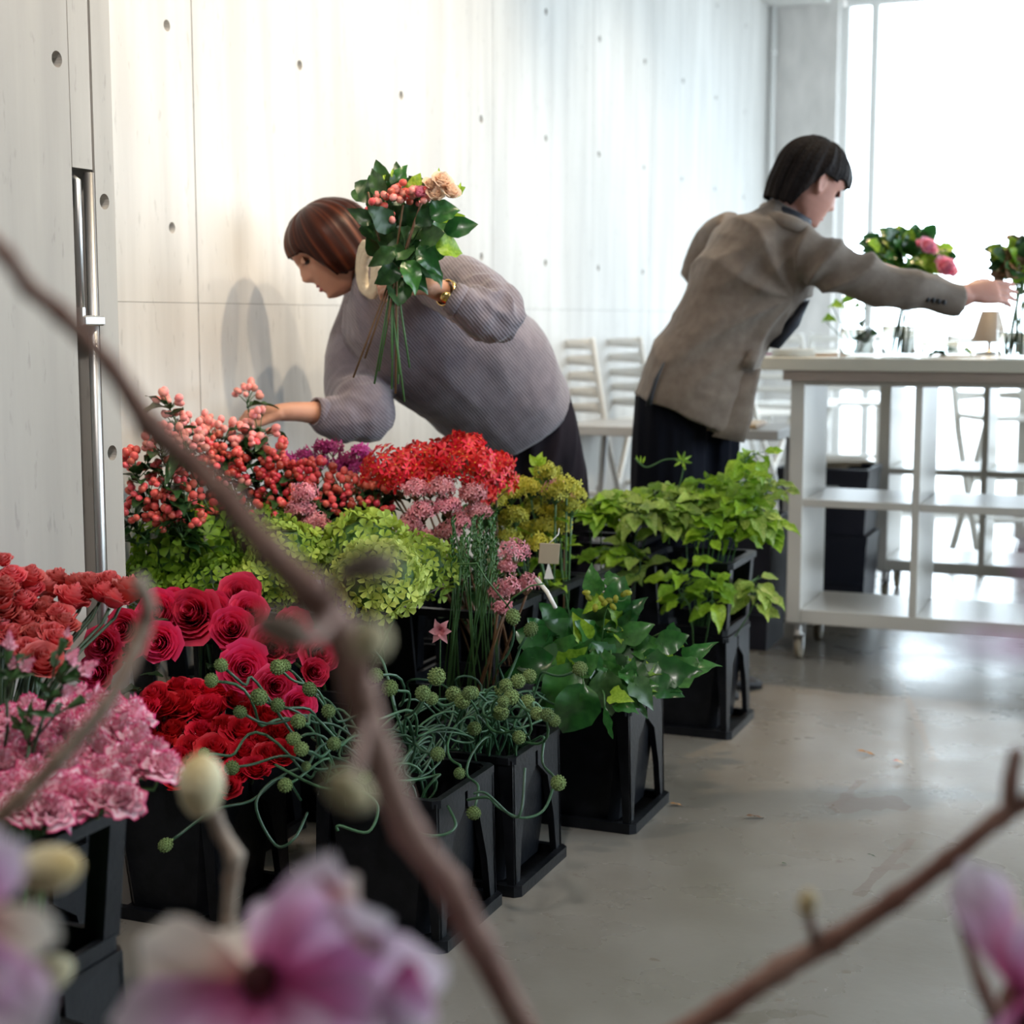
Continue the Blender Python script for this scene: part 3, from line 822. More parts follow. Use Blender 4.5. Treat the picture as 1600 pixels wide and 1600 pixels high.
# ================================================================== ON THE WORKTOP
def jar(loc, rad, h, label, water=.0, group='glass vases on the worktop'):
    t = thing('glass_vase', loc, label, 'vase', group)
    mb = MB(); mb.lathe([(0.001, .0), (rad, .0), (rad, h), (rad-.003, h), (rad-.003, .012), (.001, .012)], 28); obj('glass', mb.mesh('glass', M_glass), t)
    if water:
        mb = MB(); mb.lathe([(.001, .013), (rad-.004, .013), (rad-.004, water), (.001, water)], 28); obj('water', mb.mesh('water', M_water), t)
    return t
ZT = .982
def on_top(x, s_):
    d = ray(x, 560); k = s_/d.dot(U); p = Vector((0, 0, CAMZ))+d*k
    return Vector((p.x, p.y, ZT))
va = on_top(1338, 5.15); vb = on_top(1403, 5.18); vc = on_top(1468, 5.22); vd = on_top(1582, 5.05); ve = on_top(1545, 5.6)
jar(va, .058, .17, 'clear glass cylinder vase with ivy leaves, first on the worktop from the column', .09)
jar(vb, .056, .17, 'clear glass vase under the green bouquet with two pink roses', .10)
jar(vc, .062, .16, 'wide clear glass vase in front of the dark cone lamp', .05)
jar(vd, .048, .165, 'clear glass vase of brownish stems held by the reaching man', .08)
# tape roll, flat papers
o = None
t = thing('ribbon_roll', on_top(1240, 5.12), 'pale grey flat roll of ribbon lying on the worktop edge by the jacket', 'ribbon')
mb = MB(); mb.lathe([(.03, 0), (.068, 0), (.070, .003), (.070, .021), (.068, .024), (.03, .024), (.03, 0)], 32); obj('band', mb.mesh('band', mat('grey_ribbon', (.5, .52, .5), .6), True), t)
mb = MB(); mb.lathe([(.026, .001), (.0295, .001), (.0295, .023), (.026, .023), (.026, .001)], 24); obj('core', mb.mesh('core', M_card), t)
for k, (x, s_, rz_, m_) in enumerate(((1292, 5.2, .3, M_wood), (1302, 5.45, -.2, M_tag), (1500, 5.15, .1, M_tag), (1205, 5.3, .4, M_mag2))):
    mb = MB(); mb.box((0, 0, .004+.0*k), (.12, .05, .006), None, .001)
    nm = ['pruning_stick', 'paper_tag', 'paper_tag', 'ribbon_strip'][k]
    o = obj(nm, mb.mesh(nm, m_, False), None, on_top(x, s_), (0, 0, rz_))
    tag(o, ['thin wooden stick lying on the worktop beside the ribbon roll', 'white paper tag on the worktop behind the wooden stick', 'white paper tag lying before the wide vase', 'dark magenta ribbon strip by the man\'s jacket on the worktop'][k], ['stick', 'tag', 'tag', 'ribbon'][k])
t = thing('table_lamp', ve, 'small lamp with a grey cone shade standing at the back of the worktop', 'lamp')
mb = MB(); mb.lathe([(.001, 0), (.045, 0), (.045, .008), (.008, .012), (.006, .05)], 20); obj('base', mb.mesh('base', M_steel), t)
mb = MB(); mb.lathe([(.06, .045), (.030, .15), (.028, .15), (.058, .045)], 24); obj('shade', mb.mesh('shade', mat('taupe_shade', (.25, .21, .18), .6)), t)
# ================================================================== PEOPLE
YSC = [1.07]
def PS(x, y, Y): return PY(x, y, Y*YSC[0])
def loft(mb, secs, seg=28, p=2.3, caps=True):
    """secs: (ax, ay, bx, by, Y, depth_half) - the two silhouette points of a section and its half depth"""
    mids = []; e1s = []
    for s_ in secs:
        A = PS(s_[0], s_[1], s_[4]); B = PS(s_[2], s_[3], s_[4])
        mids.append((A+B)/2); e1s.append((A-B)/2)
    rows = []
    n = len(secs)
    for i in range(n):
        tg = mids[min(i+1, n-1)]-mids[max(i-1, 0)]
        e2 = tg.cross(e1s[i])
        e2.normalize()
        if e2.y > 0: e2 = -e2
        e2 *= secs[i][5]
        row = []
        for j in range(seg):
            a = 2*pi*j/seg; c, s2 = cos(a), sin(a)
            cc = math.copysign(abs(c)**(2/p), c); ss = math.copysign(abs(s2)**(2/p), s2)
            row.append(mids[i]+e1s[i]*cc+e2*ss)
        rows.append(row)
    idx = mb.grid(rows, True)
    if caps: mb.cap(idx[0], True); mb.cap(idx[-1])
def limb(mb, pts, seg=16, sub=4, flat=1.0):
    """pts: (px, py, Y, radius_px)"""
    P = [PS(a, b, Y) for a, b, Y, r_ in pts]; Rr = [r_*Y*YSC[0]/F for a, b, Y, r_ in pts]
    out = []; rad = []
    n = len(P)
    for i in range(n-1):
        p0 = P[max(i-1, 0)]; p1 = P[i]; p2 = P[i+1]; p3 = P[min(i+2, n-1)]
        for k in range(sub):
            t = k/sub
            out.append(.5*((2*p1)+(p2-p0)*t+(2*p0-5*p1+4*p2-p3)*t*t+(3*p1-p0-3*p2+p3)*t**3))
            rad.append(Rr[i]+(Rr[i+1]-Rr[i])*(t*t*(3-2*t)))
    out.append(P[-1]); rad.append(Rr[-1])
    mb.tube(out, rad, seg, flat=flat)
    return out
def fuse(mb, voxel, smooth=4, name='tmp'):
    me = mb.mesh(name, None)
    o = bpy.data.objects.new(name, me); COL.objects.link(o)
    m = o.modifiers.new('r', 'REMESH'); m.mode = 'VOXEL'; m.voxel_size = voxel; m.use_smooth_shade = True
    if smooth:
        m2 = o.modifiers.new('s', 'SMOOTH'); m2.iterations = smooth; m2.factor = .5
    dg = bpy.context.evaluated_depsgraph_get()
    ev = o.evaluated_get(dg)
    out = bpy.data.meshes.new_from_object(ev, depsgraph=dg)
    bpy.data.objects.remove(o); bpy.data.meshes.remove(me)
    return out
def finish(me, m, origin, fn=None):
    """displace by fn(position, normal) -> offset, move to the local origin, set the material"""
    n = len(me.vertices)
    og = Vector(origin)
    nrm = [v.normal.copy() for v in me.vertices] if fn else None
    co = [v.co.copy() for v in me.vertices]
    if fn:
        co = [c+nn*fn(c, nn) for c, nn in zip(co, nrm)]
    flat = []
    for c in co: flat.extend(c-og)
    me.vertices.foreach_set('co', flat)
    me.materials.clear(); me.materials.append(m)
    me.polygons.foreach_set('use_smooth', [True]*len(me.polygons))
    me.update()
    return me
def lerp_tab(tab, z):
    if z <= tab[0][0]: return tab[0][1]
    for (a, va), (b, vb_) in zip(tab, tab[1:]):
        if z <= b:
            t = (z-a)/(b-a); t = t*t*(3-2*t)*.5+t*.5
            return va+(vb_-va)*t
    return tab[-1][1]
FX = [(-.116, .030), (-.110, .058), (-.098, .076), (-.085, .077), (-.07, .078), (-.05, .079), (-.03, .079), (0, .080), (.018, .087), (.035, .090), (.06, .084), (.085, .062), (.1, .035), (.108, .0)]
BX = [(-.116, .030), (-.110, .020), (-.098, .0), (-.085, -.02), (-.07, -.045), (-.05, -.068), (-.03, -.084), (0, -.096), (.03, -.100), (.06, -.092), (.085, -.070), (.1, -.042), (.108, .0)]
HW = [(-.116, .012), (-.110, .026), (-.098, .038), (-.085, .046), (-.07, .053), (-.05, .060), (-.03, .066), (0, .071), (.03, .075), (.06, .071), (.085, .055), (.1, .034), (.108, .002)]
def gauss(a, w): return math.exp(-(a/w)**2)
def head_mb(ear=True):
    mb = MB(); rows = []
    nz, na = 64, 72
    for i in range(nz+1):
        z = -.116+.224*i/nz
        if i in (0, nz): z = (-.116, .108)[i > 0]
        f, b_, h = lerp_tab(FX, z), lerp_tab(BX, z), lerp_tab(HW, z)
        xc = (f+b_)/2*.3; row = []
        for j in range(na):
            a = 2*pi*j/na
            c, s_ = cos(a), sin(a)
            y = h*math.copysign(abs(s_)**.92, s_)
            x = xc+((f-xc) if c > 0 else (xc-b_))*math.copysign(abs(c)**.92, c)
            if c > 0:
                k = c
                # nose bridge and tip
                nose = .026*gauss(z+.030, .016) if z < -.030 else .026*max(0.0, 1-(z+.030)/.058)**.9
                if z < -.045: nose *= max(0, 1-(-.045-z)/.01)
                x += nose*gauss(y, .0095+.004*gauss(z+.034, .014))
                x += .004*gauss(z+.036, .009)*gauss(abs(y)-.012, .006)     # nostrils
                x -= .011*gauss(z-.004, .014)*gauss(abs(y)-.032, .018)     # eye sockets
                x += .004*gauss(z-.024, .008)*gauss(abs(y)-.028, .022)     # brow ridge
                x += .005*gauss(z+.059, .006)*gauss(y, .020)              # upper lip
                x -= .003*gauss(z+.066, .0035)*gauss(y, .022)
                x += .0045*gauss(z+.074, .006)*gauss(y, .018)             # lower lip
                x -= .004*gauss(z+.086, .006)*gauss(y, .022)
                x += .004*gauss(z+.101, .010)*gauss(y, .018)              # chin
                x += .003*gauss(z+.030, .02)*gauss(abs(y)-.045, .016)     # cheeks
            row.append(Vector((x, y, z)))
        rows.append(row)
    idx = mb.grid(rows, True); mb.cap(idx[0], True); mb.cap(idx[-1])
    if ear:
        for sy in (-1, 1):
            Mx = Matrix.Rotation(sy*radians(-20), 3, 'Z') @ Matrix.Rotation(radians(-12), 3, 'Y')
            rows = []
            mb.blob((-.012, sy*.073, -.004), (.016, .007, .030), 14, 10, Mx)
            for q in range(14):
                a = 2*pi*q/14
                mb.blob(Vector((-.014, sy*.079, -.002))+Mx @ Vector((.0135*cos(a), 0, .026*sin(a))), (.0055, .005, .0065), 8, 6)
    return mb
def frame(center, fwd, up, yaw=0):
    f = Vector(fwd).normalized(); u_ = Vector(up); u_ = (u_-f*u_.dot(f)).normalized(); l = u_.cross(f)
    M = Matrix((f, l, u_)).transposed().to_4x4(); M.translation = Vector(center)
    return M
def hand_mb(curl=.6, spread=.06, thumb_curl=.5, side=1):
    """wrist at the origin, fingers along +x, back of the hand +z, thumb on the +y*side"""
    mb = MB()
    rows = []
    for x, hy, hz in ((-.015, .026, .019), (.01, .030, .018), (.045, .040, .015), (.075, .043, .013), (.092, .040, .010)):
        rows.append([Vector((x, hy*math.copysign(abs(cos(a))**.8, cos(a)), hz*math.copysign(abs(sin(a))**.8, sin(a)))) for a in [2*pi*q/16 for q in range(16)]])
    idx = mb.grid(rows, True); mb.cap(idx[0]); mb.cap(idx[-1], True)
    cu = curl if hasattr(curl, '__len__') else [curl]*4
    for k, (y, ln) in enumerate(((.031, .072), (.0105, .081), (-.0105, .075), (-.031, .060))):
        y *= side; p = Vector((.082, y, 0)); az = (.031-k*.0207)*side*spread*30*.2; ang = 0.1; pts = [p.copy()]; rad = [.0092]
        for j, f_ in enumerate((.45, .30, .25)):
            ang += cu[k]*(.75, 1.0, .8)[j]
            d = Vector((cos(ang)*cos(az), cos(ang)*sin(az), -sin(ang)))
            p = p+d*ln*f_; pts.append(p.copy()); rad.append((.0085, .0077, .0062)[j])
        fine = []; fr = []
        for i in range(3):
            for q in range(3):
                fine.append(pts[i].lerp(pts[i+1], q/3)); fr.append(rad[i]+(rad[i+1]-rad[i])*q/3)
        fine.append(pts[-1]); fr.append(rad[-1]); fine.append(pts[-1]+(pts[-1]-pts[-2]).normalized()*.004); fr.append(.0035)
        mb.tube(fine, fr, 10)
    p = Vector((.018, side*.026, -.006)); pts = [p]; az = .75; el = -.25
    for j, ln in enumerate((.040, .032, .026)):
        az -= thumb_curl*(.25, .5, .6)[j]; el -= thumb_curl*.25
        p = p+Vector((cos(az)*cos(el), side*sin(az)*cos(el), sin(el)))*ln; pts.append(p)
    mb.tube(pts+[pts[-1]+(pts[-1]-pts[-2])*.15], [.013, .011, .0092, .0075, .004], 10)
    return mb
def hair_mb(zend, ax, ay, az, zc, thick=.010, flick=.0, seg=120, rings=26, wob=.0018, curl_in=.012, seed=1):
    """a shell from the crown down to zend(phi); phi 0 is the face. Outer skin and inner skin share the hem."""
    mb = MB()
    def pt(phi, t, inset):
        ze = zend(phi)+.007*noise.noise((cos(phi)*7, sin(phi)*7, seed))+.004*noise.noise((cos(phi)*19, sin(phi)*19, seed))
        # arc length along: quarter ellipse, then straight fall
        z_top = zc+az
        fall = max(0.0, zc-ze)
        q = az*1.35; L_ = q+fall if ze < zc else q*math.acos(max(-1, min(1, (ze-zc)/az)))/(pi/2)
        d = t*L_
        if d <= q:
            th = d/q*pi/2; rr = sin(th); z = zc+az*cos(th)
        else:
            rr = 1.0; z = zc-(d-q)
        strand = noise.noise((cos(phi)*9+seed, sin(phi)*9, t*.8))*wob*2+noise.noise((cos(phi)*26, sin(phi)*26, t*1.0+seed))*wob
        lo = max(0.0, (zc-z)/.14)
        k = 1-.16*lo*lo if curl_in else 1
        rx = (ax if cos(phi) > 0 else ax*1.02)
        out = (strand-inset)*min(1, rr*2)
        tuck = -curl_in*max(0, t-.85)/.15 if ze < zc else -.004*max(0, t-.8)/.2
        return Vector(((rx*k+out+tuck)*rr*cos(phi)-.006, (ay*k+out+tuck)*rr*sin(phi), z+(out if rr < .5 else out*.4)))
    rows = []; ts = []
    phis = [2*pi*j/seg for j in range(seg)]
    tt = [.02+.98*i/rings for i in range(rings+1)]
    idx = []
    for t in tt:
        idx.append([mb.add(pt(p, t, 0), .5+.9*noise.noise((cos(p)*22, sin(p)*22, seed+t*.6))) for p in phis])
    for t in reversed(tt):
        idx.append([mb.add(pt(p, min(t, .97), thick), .1) for p in phis])
    for i in range(len(idx)-1):
        for j in range(seg):
            k = (j+1) % seg
            mb.f.append((idx[i][j], idx[i+1][j], idx[i+1][k], idx[i][k]))
    mb.cap(idx[0]); mb.cap(idx[-1], True)
    return mb
def face_parts(root, M, origin, brow=True, look_down=True):
    inv = Matrix.Translation(-Vector(origin))
    for sy in (-1, 1):
        mb = MB(); mb.blob((.0655, sy*.031, -.003), (.0105, .010, .005), 12, 8)
        o = obj('eye', mb.mesh('eye', M_eye), root, M=inv @ M)
        mb = MB()
        rows = []
        for i in range(5):
            th = -.20+1.2*i/4
            rows.append([Vector((.066+.0165*cos(th)*cos(a)*.95, sy*.031+.0165*sin(a)*cos(th), .001+.0150*sin(th))) for a in [-1.1+2.2*q/8 for q in range(9)]])
        mb.grid(rows); obj('eyelid', mb.mesh('eyelid', root['skin_mat'] if False else SK[0]), root, M=inv @ M)
        mb = MB()
        pts = [Vector((.0855-.010*(q/6)**2*1.6, sy*(.014+.030*q/6), .024+.006*sin(q/6*pi*.8))) for q in range(7)]
        mb.tube(pts, [.0022, .003, .0032, .003, .0026, .002, .0012], 6); obj('eyebrow', mb.mesh('eyebrow', M_brow), root, M=inv @ M)
    mb = MB()
    for zz, hh in ((-.0605, .0042), (-.0725, .005)):
        rows = []
        for q in range(9):
            y = -.021+.042*q/8; e = 1-(2*q/8-1)**2
            x = .0815-.010*(abs(y)/.021)**2
            rows.append([Vector((x, y, zz+hh*e+.0004)), Vector((x+.0045*e, y, zz)), Vector((x, y, zz-hh*e-.0004)), Vector((x-.004, y, zz))])
        idx = mb.grid(rows, True); mb.cap(idx[0], True); mb.cap(idx[-1])
    o = obj('lips', mb.mesh('lips', M_lip), root, M=inv @ M)
SK = [M_skinw]
def folds(scale, amp, seed=0, st=(1, 1, 1)):
    def fn(c, n):
        q = Vector((c.x*st[0], c.y*st[1], c.z*st[2]))*scale
        v = noise.noise(q+Vector((seed, 0, 0)))
        return amp*(1-abs(v)*3.0)*.6+amp*.5*noise.noise(q*2.3)
    return fn

# ---------------------------------------------------------------- WOMAN IN THE MAUVE SWEATER
YW = 3.62
base = G(865, 1200); base = Vector((PY(880, 900, 4.5).x, 4.5, 0))
wm = thing('person', base, 'person in a mauve-grey ribbed sweater bending over the flowers, holding up a bouquet', 'person', 'the two florists')
hc = PS(515, 385, 3.62)
MW = frame(hc, (-.80, -.14, -.585), (-.585, 0, .80))
body = MB()
body.join(head_mb(False), MW)
limb(body, [(548, 420, 3.66, 33), (575, 432, 3.66, 31), (600, 440, 3.66, 36), (625, 455, 3.66, 50)])
loft(body, [(868, 618, 742, 676, 3.88, .11), (850, 575, 715, 645, 3.84, .115), (780, 490, 640, 595, 3.74, .12), (700, 428, 575, 520, 3.66, .11), (655, 410, 575, 470, 3.64, .07)])
for k, (a, Yk) in enumerate(((890, 4.22), (872, 4.34))):
    limb(body, [(a-48, 650, 3.88, 34), (a-14, 800, 4.04+.04*k, 30), (a+2, 930, 4.19+.05*k, 24), (a+10, 1020, Yk, 18), (a+14, 1095, Yk, 16)])
# near arm holding the bouquet
limb(body, [(692, 444, 3.52, 28), (766, 485, 3.32, 26), (725, 470, 3.24, 20), (690, 455, 3.20, 17.5), (668, 446, 3.17, 15)])
HB = PS(664, 444, 3.17)
MHb = frame(HB, (-.93, -.10, .12), (.25, -.80, .55))
body.join(hand_mb([.75, .85, .9, .95], .05, .6, -1), MHb @ Matrix.Scale(.88, 4))
# far arm reaching down to the berries
limb(body, [(590, 495, 3.78, 26), (562, 560, 3.78, 24), (562, 632, 3.62, 26), (510, 645, 3.55, 19), (462, 643, 3.50, 15.5), (432, 645, 3.48, 13.5)])
MHa = frame(PS(432, 645, 3.48), (-.95, -.05, -.22), (.0, -.6, .8))
body.join(hand_mb([.75, .85, .95, 1.0], .05, .8, -1), MHa @ Matrix.Scale(.82, 4))
me = finish(fuse(body, .0042, 2), M_skinw, base)
obj('body', me, wm)
SK[0] = M_skinw
face_parts(wm, MW, base)
def zend_w(p):
    a = abs((p+pi) % (2*pi)-pi)
    if a < .75: return .030+.006*cos(a*4)
    if a < 1.15: return .030-(a-.75)/.4*.105
    if a < 1.9: return -.075-.02*(a-1.15)/.75
    return -.095
mb = hair_mb(zend_w, .112, .096, .097, .014, seed=2, curl_in=.016)
obj('hair', mb.mesh('hair', M_hairw), wm, M=Matrix.Translation(-base) @ MW)
# sweater
sw = MB()
loft(sw, [(884, 598, 716, 687, 3.88, .155), (880, 588, 712, 684, 3.87, .165), (872, 562, 690, 672, 3.84, .17), (846, 515, 655, 640, 3.80, .175), (802, 468, 610, 612, 3.74, .18), (758, 428, 562, 570, 3.70, .18), (716, 398, 536, 520, 3.66, .17), (678, 383, 540, 474, 3.64, .145), (640, 392, 558, 452, YW+.02, .085), (622, 402, 572, 450, YW+.03, .065)])
limb(sw, [(680, 435, 3.50, 44), (722, 452, 3.42, 50), (765, 478, 3.32, 47), (772, 492, 3.27, 43), (745, 485, 3.23, 38), (722, 474, 3.20, 27), (714, 469, 3.195, 24)], seg=20)
limb(sw, [(585, 470, 3.80, 45), (560, 530, 3.80, 43), (553, 595, 3.72, 47), (568, 640, 3.60, 50), (540, 653, 3.56, 40), (512, 650, 3.54, 30), (500, 645, 3.53, 24)], seg=20)
def sweater_fn(c, n):
    q = Vector((c.x*1.0+c.z*.6, c.y, c.z-c.x*.6))*7
    v = noise.noise(q)
    f = .006*(1-abs(v)*3)*.7
    el = PS(772, 490, 3.28); d = (c-el).length
    if d < .16: f += .009*(1-d/.16)*(1-abs(noise.noise(c*22))*4)
    el = PS(562, 645, 3.6); d = (c-el).length
    if d < .14: f += .007*(1-d/.14)*(1-abs(noise.noise(c*20))*4)
    return f
me = finish(fuse(sw, .006, 7), M_sweater, base, sweater_fn)
obj('sweater', me, wm)
# seam along the side
mb = MB(); pts = [PS(x, y, Y) for x, y, Y in ((776, 522, 3.455), (800, 552, 3.452), (825, 585, 3.455), (850, 615, 3.47))]
# cuffs
for cen, d, r_ in ((PS(714, 469, 3.195), PS(690, 455, 3.20)-PS(722, 474, 3.2), .036), (PS(500, 645, 3.53), PS(470, 643, 3.5)-PS(512, 650, 3.54), .036)):
    mb = MB(); d.normalize(); q = d.to_track_quat('Z', 'Y').to_matrix()
    rows = [[cen+q @ Vector((rr*(1+.02*(k % 2))*cos(2*pi*k/40), rr*(1+.02*(k % 2))*sin(2*pi*k/40), zz)) for k in range(40)] for rr, zz in ((r_*.8, -.012), (r_, -.010), (r_*1.02, .004), (r_*.96, .016), (r_*.82, .014), (r_*.80, -.012))]
    mb.grid(rows, True); obj('cuff', mb.mesh('cuff', M_sweater, origin=base), wm)
# trousers
tr = MB()
loft(tr, [(879, 592, 728, 680, 3.88, .135), (890, 640, 742, 740, 3.92, .16), (900, 710, 775, 800, 4.02, .17), (911, 790, 800, 850, 4.12, .15), (925, 890, 825, 910, 4.22, .13), (936, 980, 835, 990, 4.27, .12), (940, 1050, 840, 1055, 4.28, .11)], p=2.6)
def pleat(c, n):
    return .008*noise.noise(Vector((c.x*11, c.y*9, c.z*1.2)))+.006*(1-abs(noise.noise(Vector((c.x*20, c.y*14, c.z*1.5))))*4)
obj('trousers', finish(fuse(tr, .008, 5), M_trw, base, pleat), wm)
for Yk, xk in ((4.22, 900), (4.34, 888)):
    p = PS(xk, 1100, Yk); p.z = 0
    mb = MB(); rows = []
    for x, hw, h in ((.06, .02, .05), (.04, .036, .07), (-.02, .040, .065), (-.10, .045, .045), (-.16, .038, .035), (-.185, .012, .02)):
        rows.append([p+Vector((x, hw*cos(a), max(0, h*.5+h*.5*sin(a)))) for a in [2*pi*q/14 for q in range(14)]])
    idx = mb.grid(rows, True); mb.cap(idx[0]); mb.cap(idx[-1], True); obj('shoe', mb.mesh('shoe', M_blk2, origin=base), wm)
# cream knitted neck piece
mb = MB()
for k in range(9):
    a = k/8
    pts = []
    for q in range(15):
        th = 2*pi*q/14
        cx, cy = 572+20*a, 418+10*a
        pts.append(PS(cx+(20+3*sin(k*2))*cos(th)*.6-10*a, cy+(40-4*a)*sin(th), 3.50-.04*cos(th+.6)-.02*a))
    mb.tube(pts, [.0075]*15, 8)
obj('neck_scarf', finish(fuse(mb, .003, 1), M_knit, base, None), wm)
# watch
wc = PS(698, 458, 3.195); dd = (PS(652, 442, 3.16)-PS(725, 470, 3.24)).normalized(); q = dd.to_track_quat('Z', 'Y').to_matrix()
wt = MB(); rr = .0275
rows = [[wc+q @ Vector((r_*cos(2*pi*k/28), r_*sin(2*pi*k/28), z)) for k in range(28)] for r_, z in ((rr, -.006), (rr+.002, -.006), (rr+.002, .006), (rr, .006), (rr, -.006))]
wt.grid(rows, True)
wo = obj('watch', wt.mesh('watch', M_gold, origin=base), wm)
cen = wc+Vector((0, -1, -.35)).normalized()*(rr+.002)
q2 = Vector((0, -1, -.35)).to_track_quat('Z', 'Y').to_matrix()
mb = MB(); mb.lathe([(.001, -.003), (.012, -.003), (.013, 0), (.012, .004), (.001, .004)], 20)
m2 = MB(); m2.join(mb, Matrix.Translation(cen) @ q2.to_4x4()); obj('watch_case', m2.mesh('watch_case', M_gold, origin=base), wo)

# ---------------------------------------------------------------- MAN IN THE TAUPE JACKET
YM = 4.47
YSC[0] = 1.0
mbase = Vector((PS(1070, 900, 4.55).x, 4.55, 0))
mn = thing('person', mbase, 'person in a taupe wool jacket and black trousers leaning over the worktop', 'person', 'the two florists')
MM = frame(PS(1268, 285, 4.42), (.80, .36, -.42), (.36, .0, .90))
body = MB()
hm = head_mb(True); body.join(hm, MM)
limb(body, [(1240, 310, 4.44, 30), (1232, 335, 4.44, 31), (1225, 360, 4.44, 40)])
loft(body, [(1020, 650, 1125, 670, YM+.05, .09), (1035, 600, 1135, 630, YM+.04, .10), (1070, 510, 1175, 545, YM, .10), (1115, 430, 1225, 465, YM, .12), (1155, 360, 1265, 400, YM, .12), (1190, 335, 1255, 360, YM, .09)])
for k, (a, Yk) in enumerate(((1050, 4.50), (1090, 4.62))):
    limb(body, [(a, 680, Yk, 38), (a+4, 820, Yk, 30), (a+6, 930, Yk, 24), (a+4, 1060, Yk, 18)])
limb(body, [(1262, 395, 4.33, 26), (1400, 440, 4.30, 22), (1500, 462, 4.32, 17), (1512, 458, 4.32, 15)])
MHm = frame(PS(1510, 458, 4.32), (.97, .06, .05), (-.05, -.80, .60))
body.join(hand_mb([.08, .14, .22, .32], .16, .3, 1), MHm @ Matrix.Scale(.95, 4))
limb(body, [(1135, 378, 4.72, 20), (1094, 428, 4.74, 15), (1120, 470, 4.66, 16), (1165, 480, 4.62, 14)])
MHn = frame(PS(1165, 480, 4.62), (.9, .0, -.3), (.2, .5, .8))
body.join(hand_mb(.6, .05, .5, -1), MHn)
me = finish(fuse(body, .0046, 2), M_skinm, mbase)
obj('body', me, mn)
SK[0] = M_skinm
face_parts(mn, MM, mbase)
def zend_m(p):
    a = abs((p+pi) % (2*pi)-pi)
    if a < .8: return .030
    if a < 1.25: return .030+.004*sin((a-.8)*7)
    if a < 1.75: return .020
    if a < 2.15: return .020-(a-1.75)/.4*.115
    return -.095
mb = hair_mb(zend_m, .112, .092, .108, .014, seed=5, wob=.0045, curl_in=.004, thick=.008)
obj('hair', mb.mesh('hair', M_hairm), mn, M=Matrix.Translation(-mbase) @ MM)
jk = MB()
loft(jk, [(990, 617, 1160, 691, YM, .165), (994, 606, 1164, 672, YM, .168), (1004, 580, 1172, 640, YM, .168), (1024, 540, 1182, 585, YM, .165), (1048, 498, 1202, 540, YM, .16), (1072, 448, 1238, 496, YM, .17), (1090, 405, 1264, 455, YM, .18), (1116, 365, 1288, 420, YM, .185), (1150, 336, 1284, 382, YM, .165), (1178, 322, 1266, 356, YM, .12), (1200, 316, 1250, 340, YM, .075)], p=2.4)
limb(jk, [(1245, 392, 4.38, 42), (1280, 408, 4.31, 40), (1335, 430, 4.29, 36), (1400, 448, 4.29, 32), (1455, 460, 4.30, 29), (1500, 470, 4.31, 27)], seg=20)
limb(jk, [(1150, 360, 4.66, 32), (1112, 385, 4.74, 30), (1090, 425, 4.75, 27), (1112, 455, 4.70, 24), (1140, 470, 4.66, 20)], seg=18)
def jacket_fn(c, n):
    # long drapes that radiate from the raised armpit
    f = 0.0
    ap = PS(1240, 470, 4.35)
    d = c-ap; ang = atan2(d.z, d.x); rr = d.length
    if rr < .75:
        f += .014*math.exp(-rr/.38)*min(1, (rr/.12)**2)*(1-2*abs(sin(ang*5.5+noise.noise(c*4)*2.5)))
    q = Vector((c.x*.8+c.z*.6, c.y*.8, c.z*.8-c.x*.6))
    f += .006*(1-abs(noise.noise(Vector((q.x*4, q.y*5, q.z*13))))*3.5)
    return f
me = finish(fuse(jk, .0065, 4), M_jacket, mbase, jacket_fn)
obj('jacket', me, mn)
# hem flap at the front edge, vents, collar, pocket, buttons
def strip(name, secs, m, th=.004, parent=mn, org=mbase):
    """secs: (ax, ay, bx, by, Y) cross lines; a thin curved cloth sheet"""
    mb = MB(); rows = []
    for ax, ay, bx, by, Y in secs:
        A = PS(ax, ay, Y); B = PS(bx, by, Y)
        rows.append([A.lerp(B, q/6)+Vector((0, -.006*sin(pi*q/6), 0)) for q in range(7)])
    r2 = [r_+[p+Vector((0, th, 0)) for p in reversed(r_)] for r_ in rows]
    idx = mb.grid(r2, True); mb.cap(idx[0], True); mb.cap(idx[-1])
    return obj(name, mb.mesh(name, m, origin=org), parent)
strip('front_flap', [(1150, 585, 1190, 575, 4.33), (1140, 630, 1180, 620, 4.32), (1122, 670, 1176, 655, 4.32), (1112, 682, 1163, 692, 4.32)], M_jacket)
strip('vent', [(1040, 566, 1036, 566, 4.300), (1030, 590, 1022, 592, 4.296), (1022, 615, 1013, 620, 4.296), (1019, 633, 1008, 634, 4.30)], M_blk2, .003)
strip('pocket_flap', [(1172, 545, 1190, 548, 4.315), (1158, 572, 1176, 580, 4.312)], M_jacket, .005)
cl = MB()
pts = [PS(x, y, Y) for x, y, Y in ((1196, 322, 4.50), (1200, 334, 4.36), (1225, 346, 4.30), (1252, 356, 4.31), (1272, 366, 4.36))]
limb(cl, [(1194, 325, 4.52, 11), (1196, 334, 4.40, 12), (1215, 342, 4.33, 12), (1240, 350, 4.31, 12), (1262, 362, 4.33, 11)], flat=.7)
obj('collar', cl.mesh('collar', M_jacket, origin=mbase), mn)
sh = MB()
limb(sh, [(1206, 318, 4.5, 12), (1212, 330, 4.40, 13), (1240, 342, 4.34, 13), (1262, 352, 4.36, 11)], flat=.7)
obj('shirt_collar', sh.mesh('shirt_collar', M_shirt, origin=mbase), mn)
mb = MB(); loft(mb, [(1195, 540, 1215, 545, YM, .08), (1215, 505, 1245, 510, YM, .10), (1235, 480, 1262, 468, YM, .10)]); obj('shirt', mb.mesh('shirt', M_shirt, origin=mbase), mn)
for k in range(4):
    c = PS(1450+8.5*k, 468+1.5*k, 4.253)
    mb = MB(); mb.blob(c, (.0065, .006, .0075), 10, 6); obj('button', mb.mesh('button', M_blk2, origin=mbase), mn)
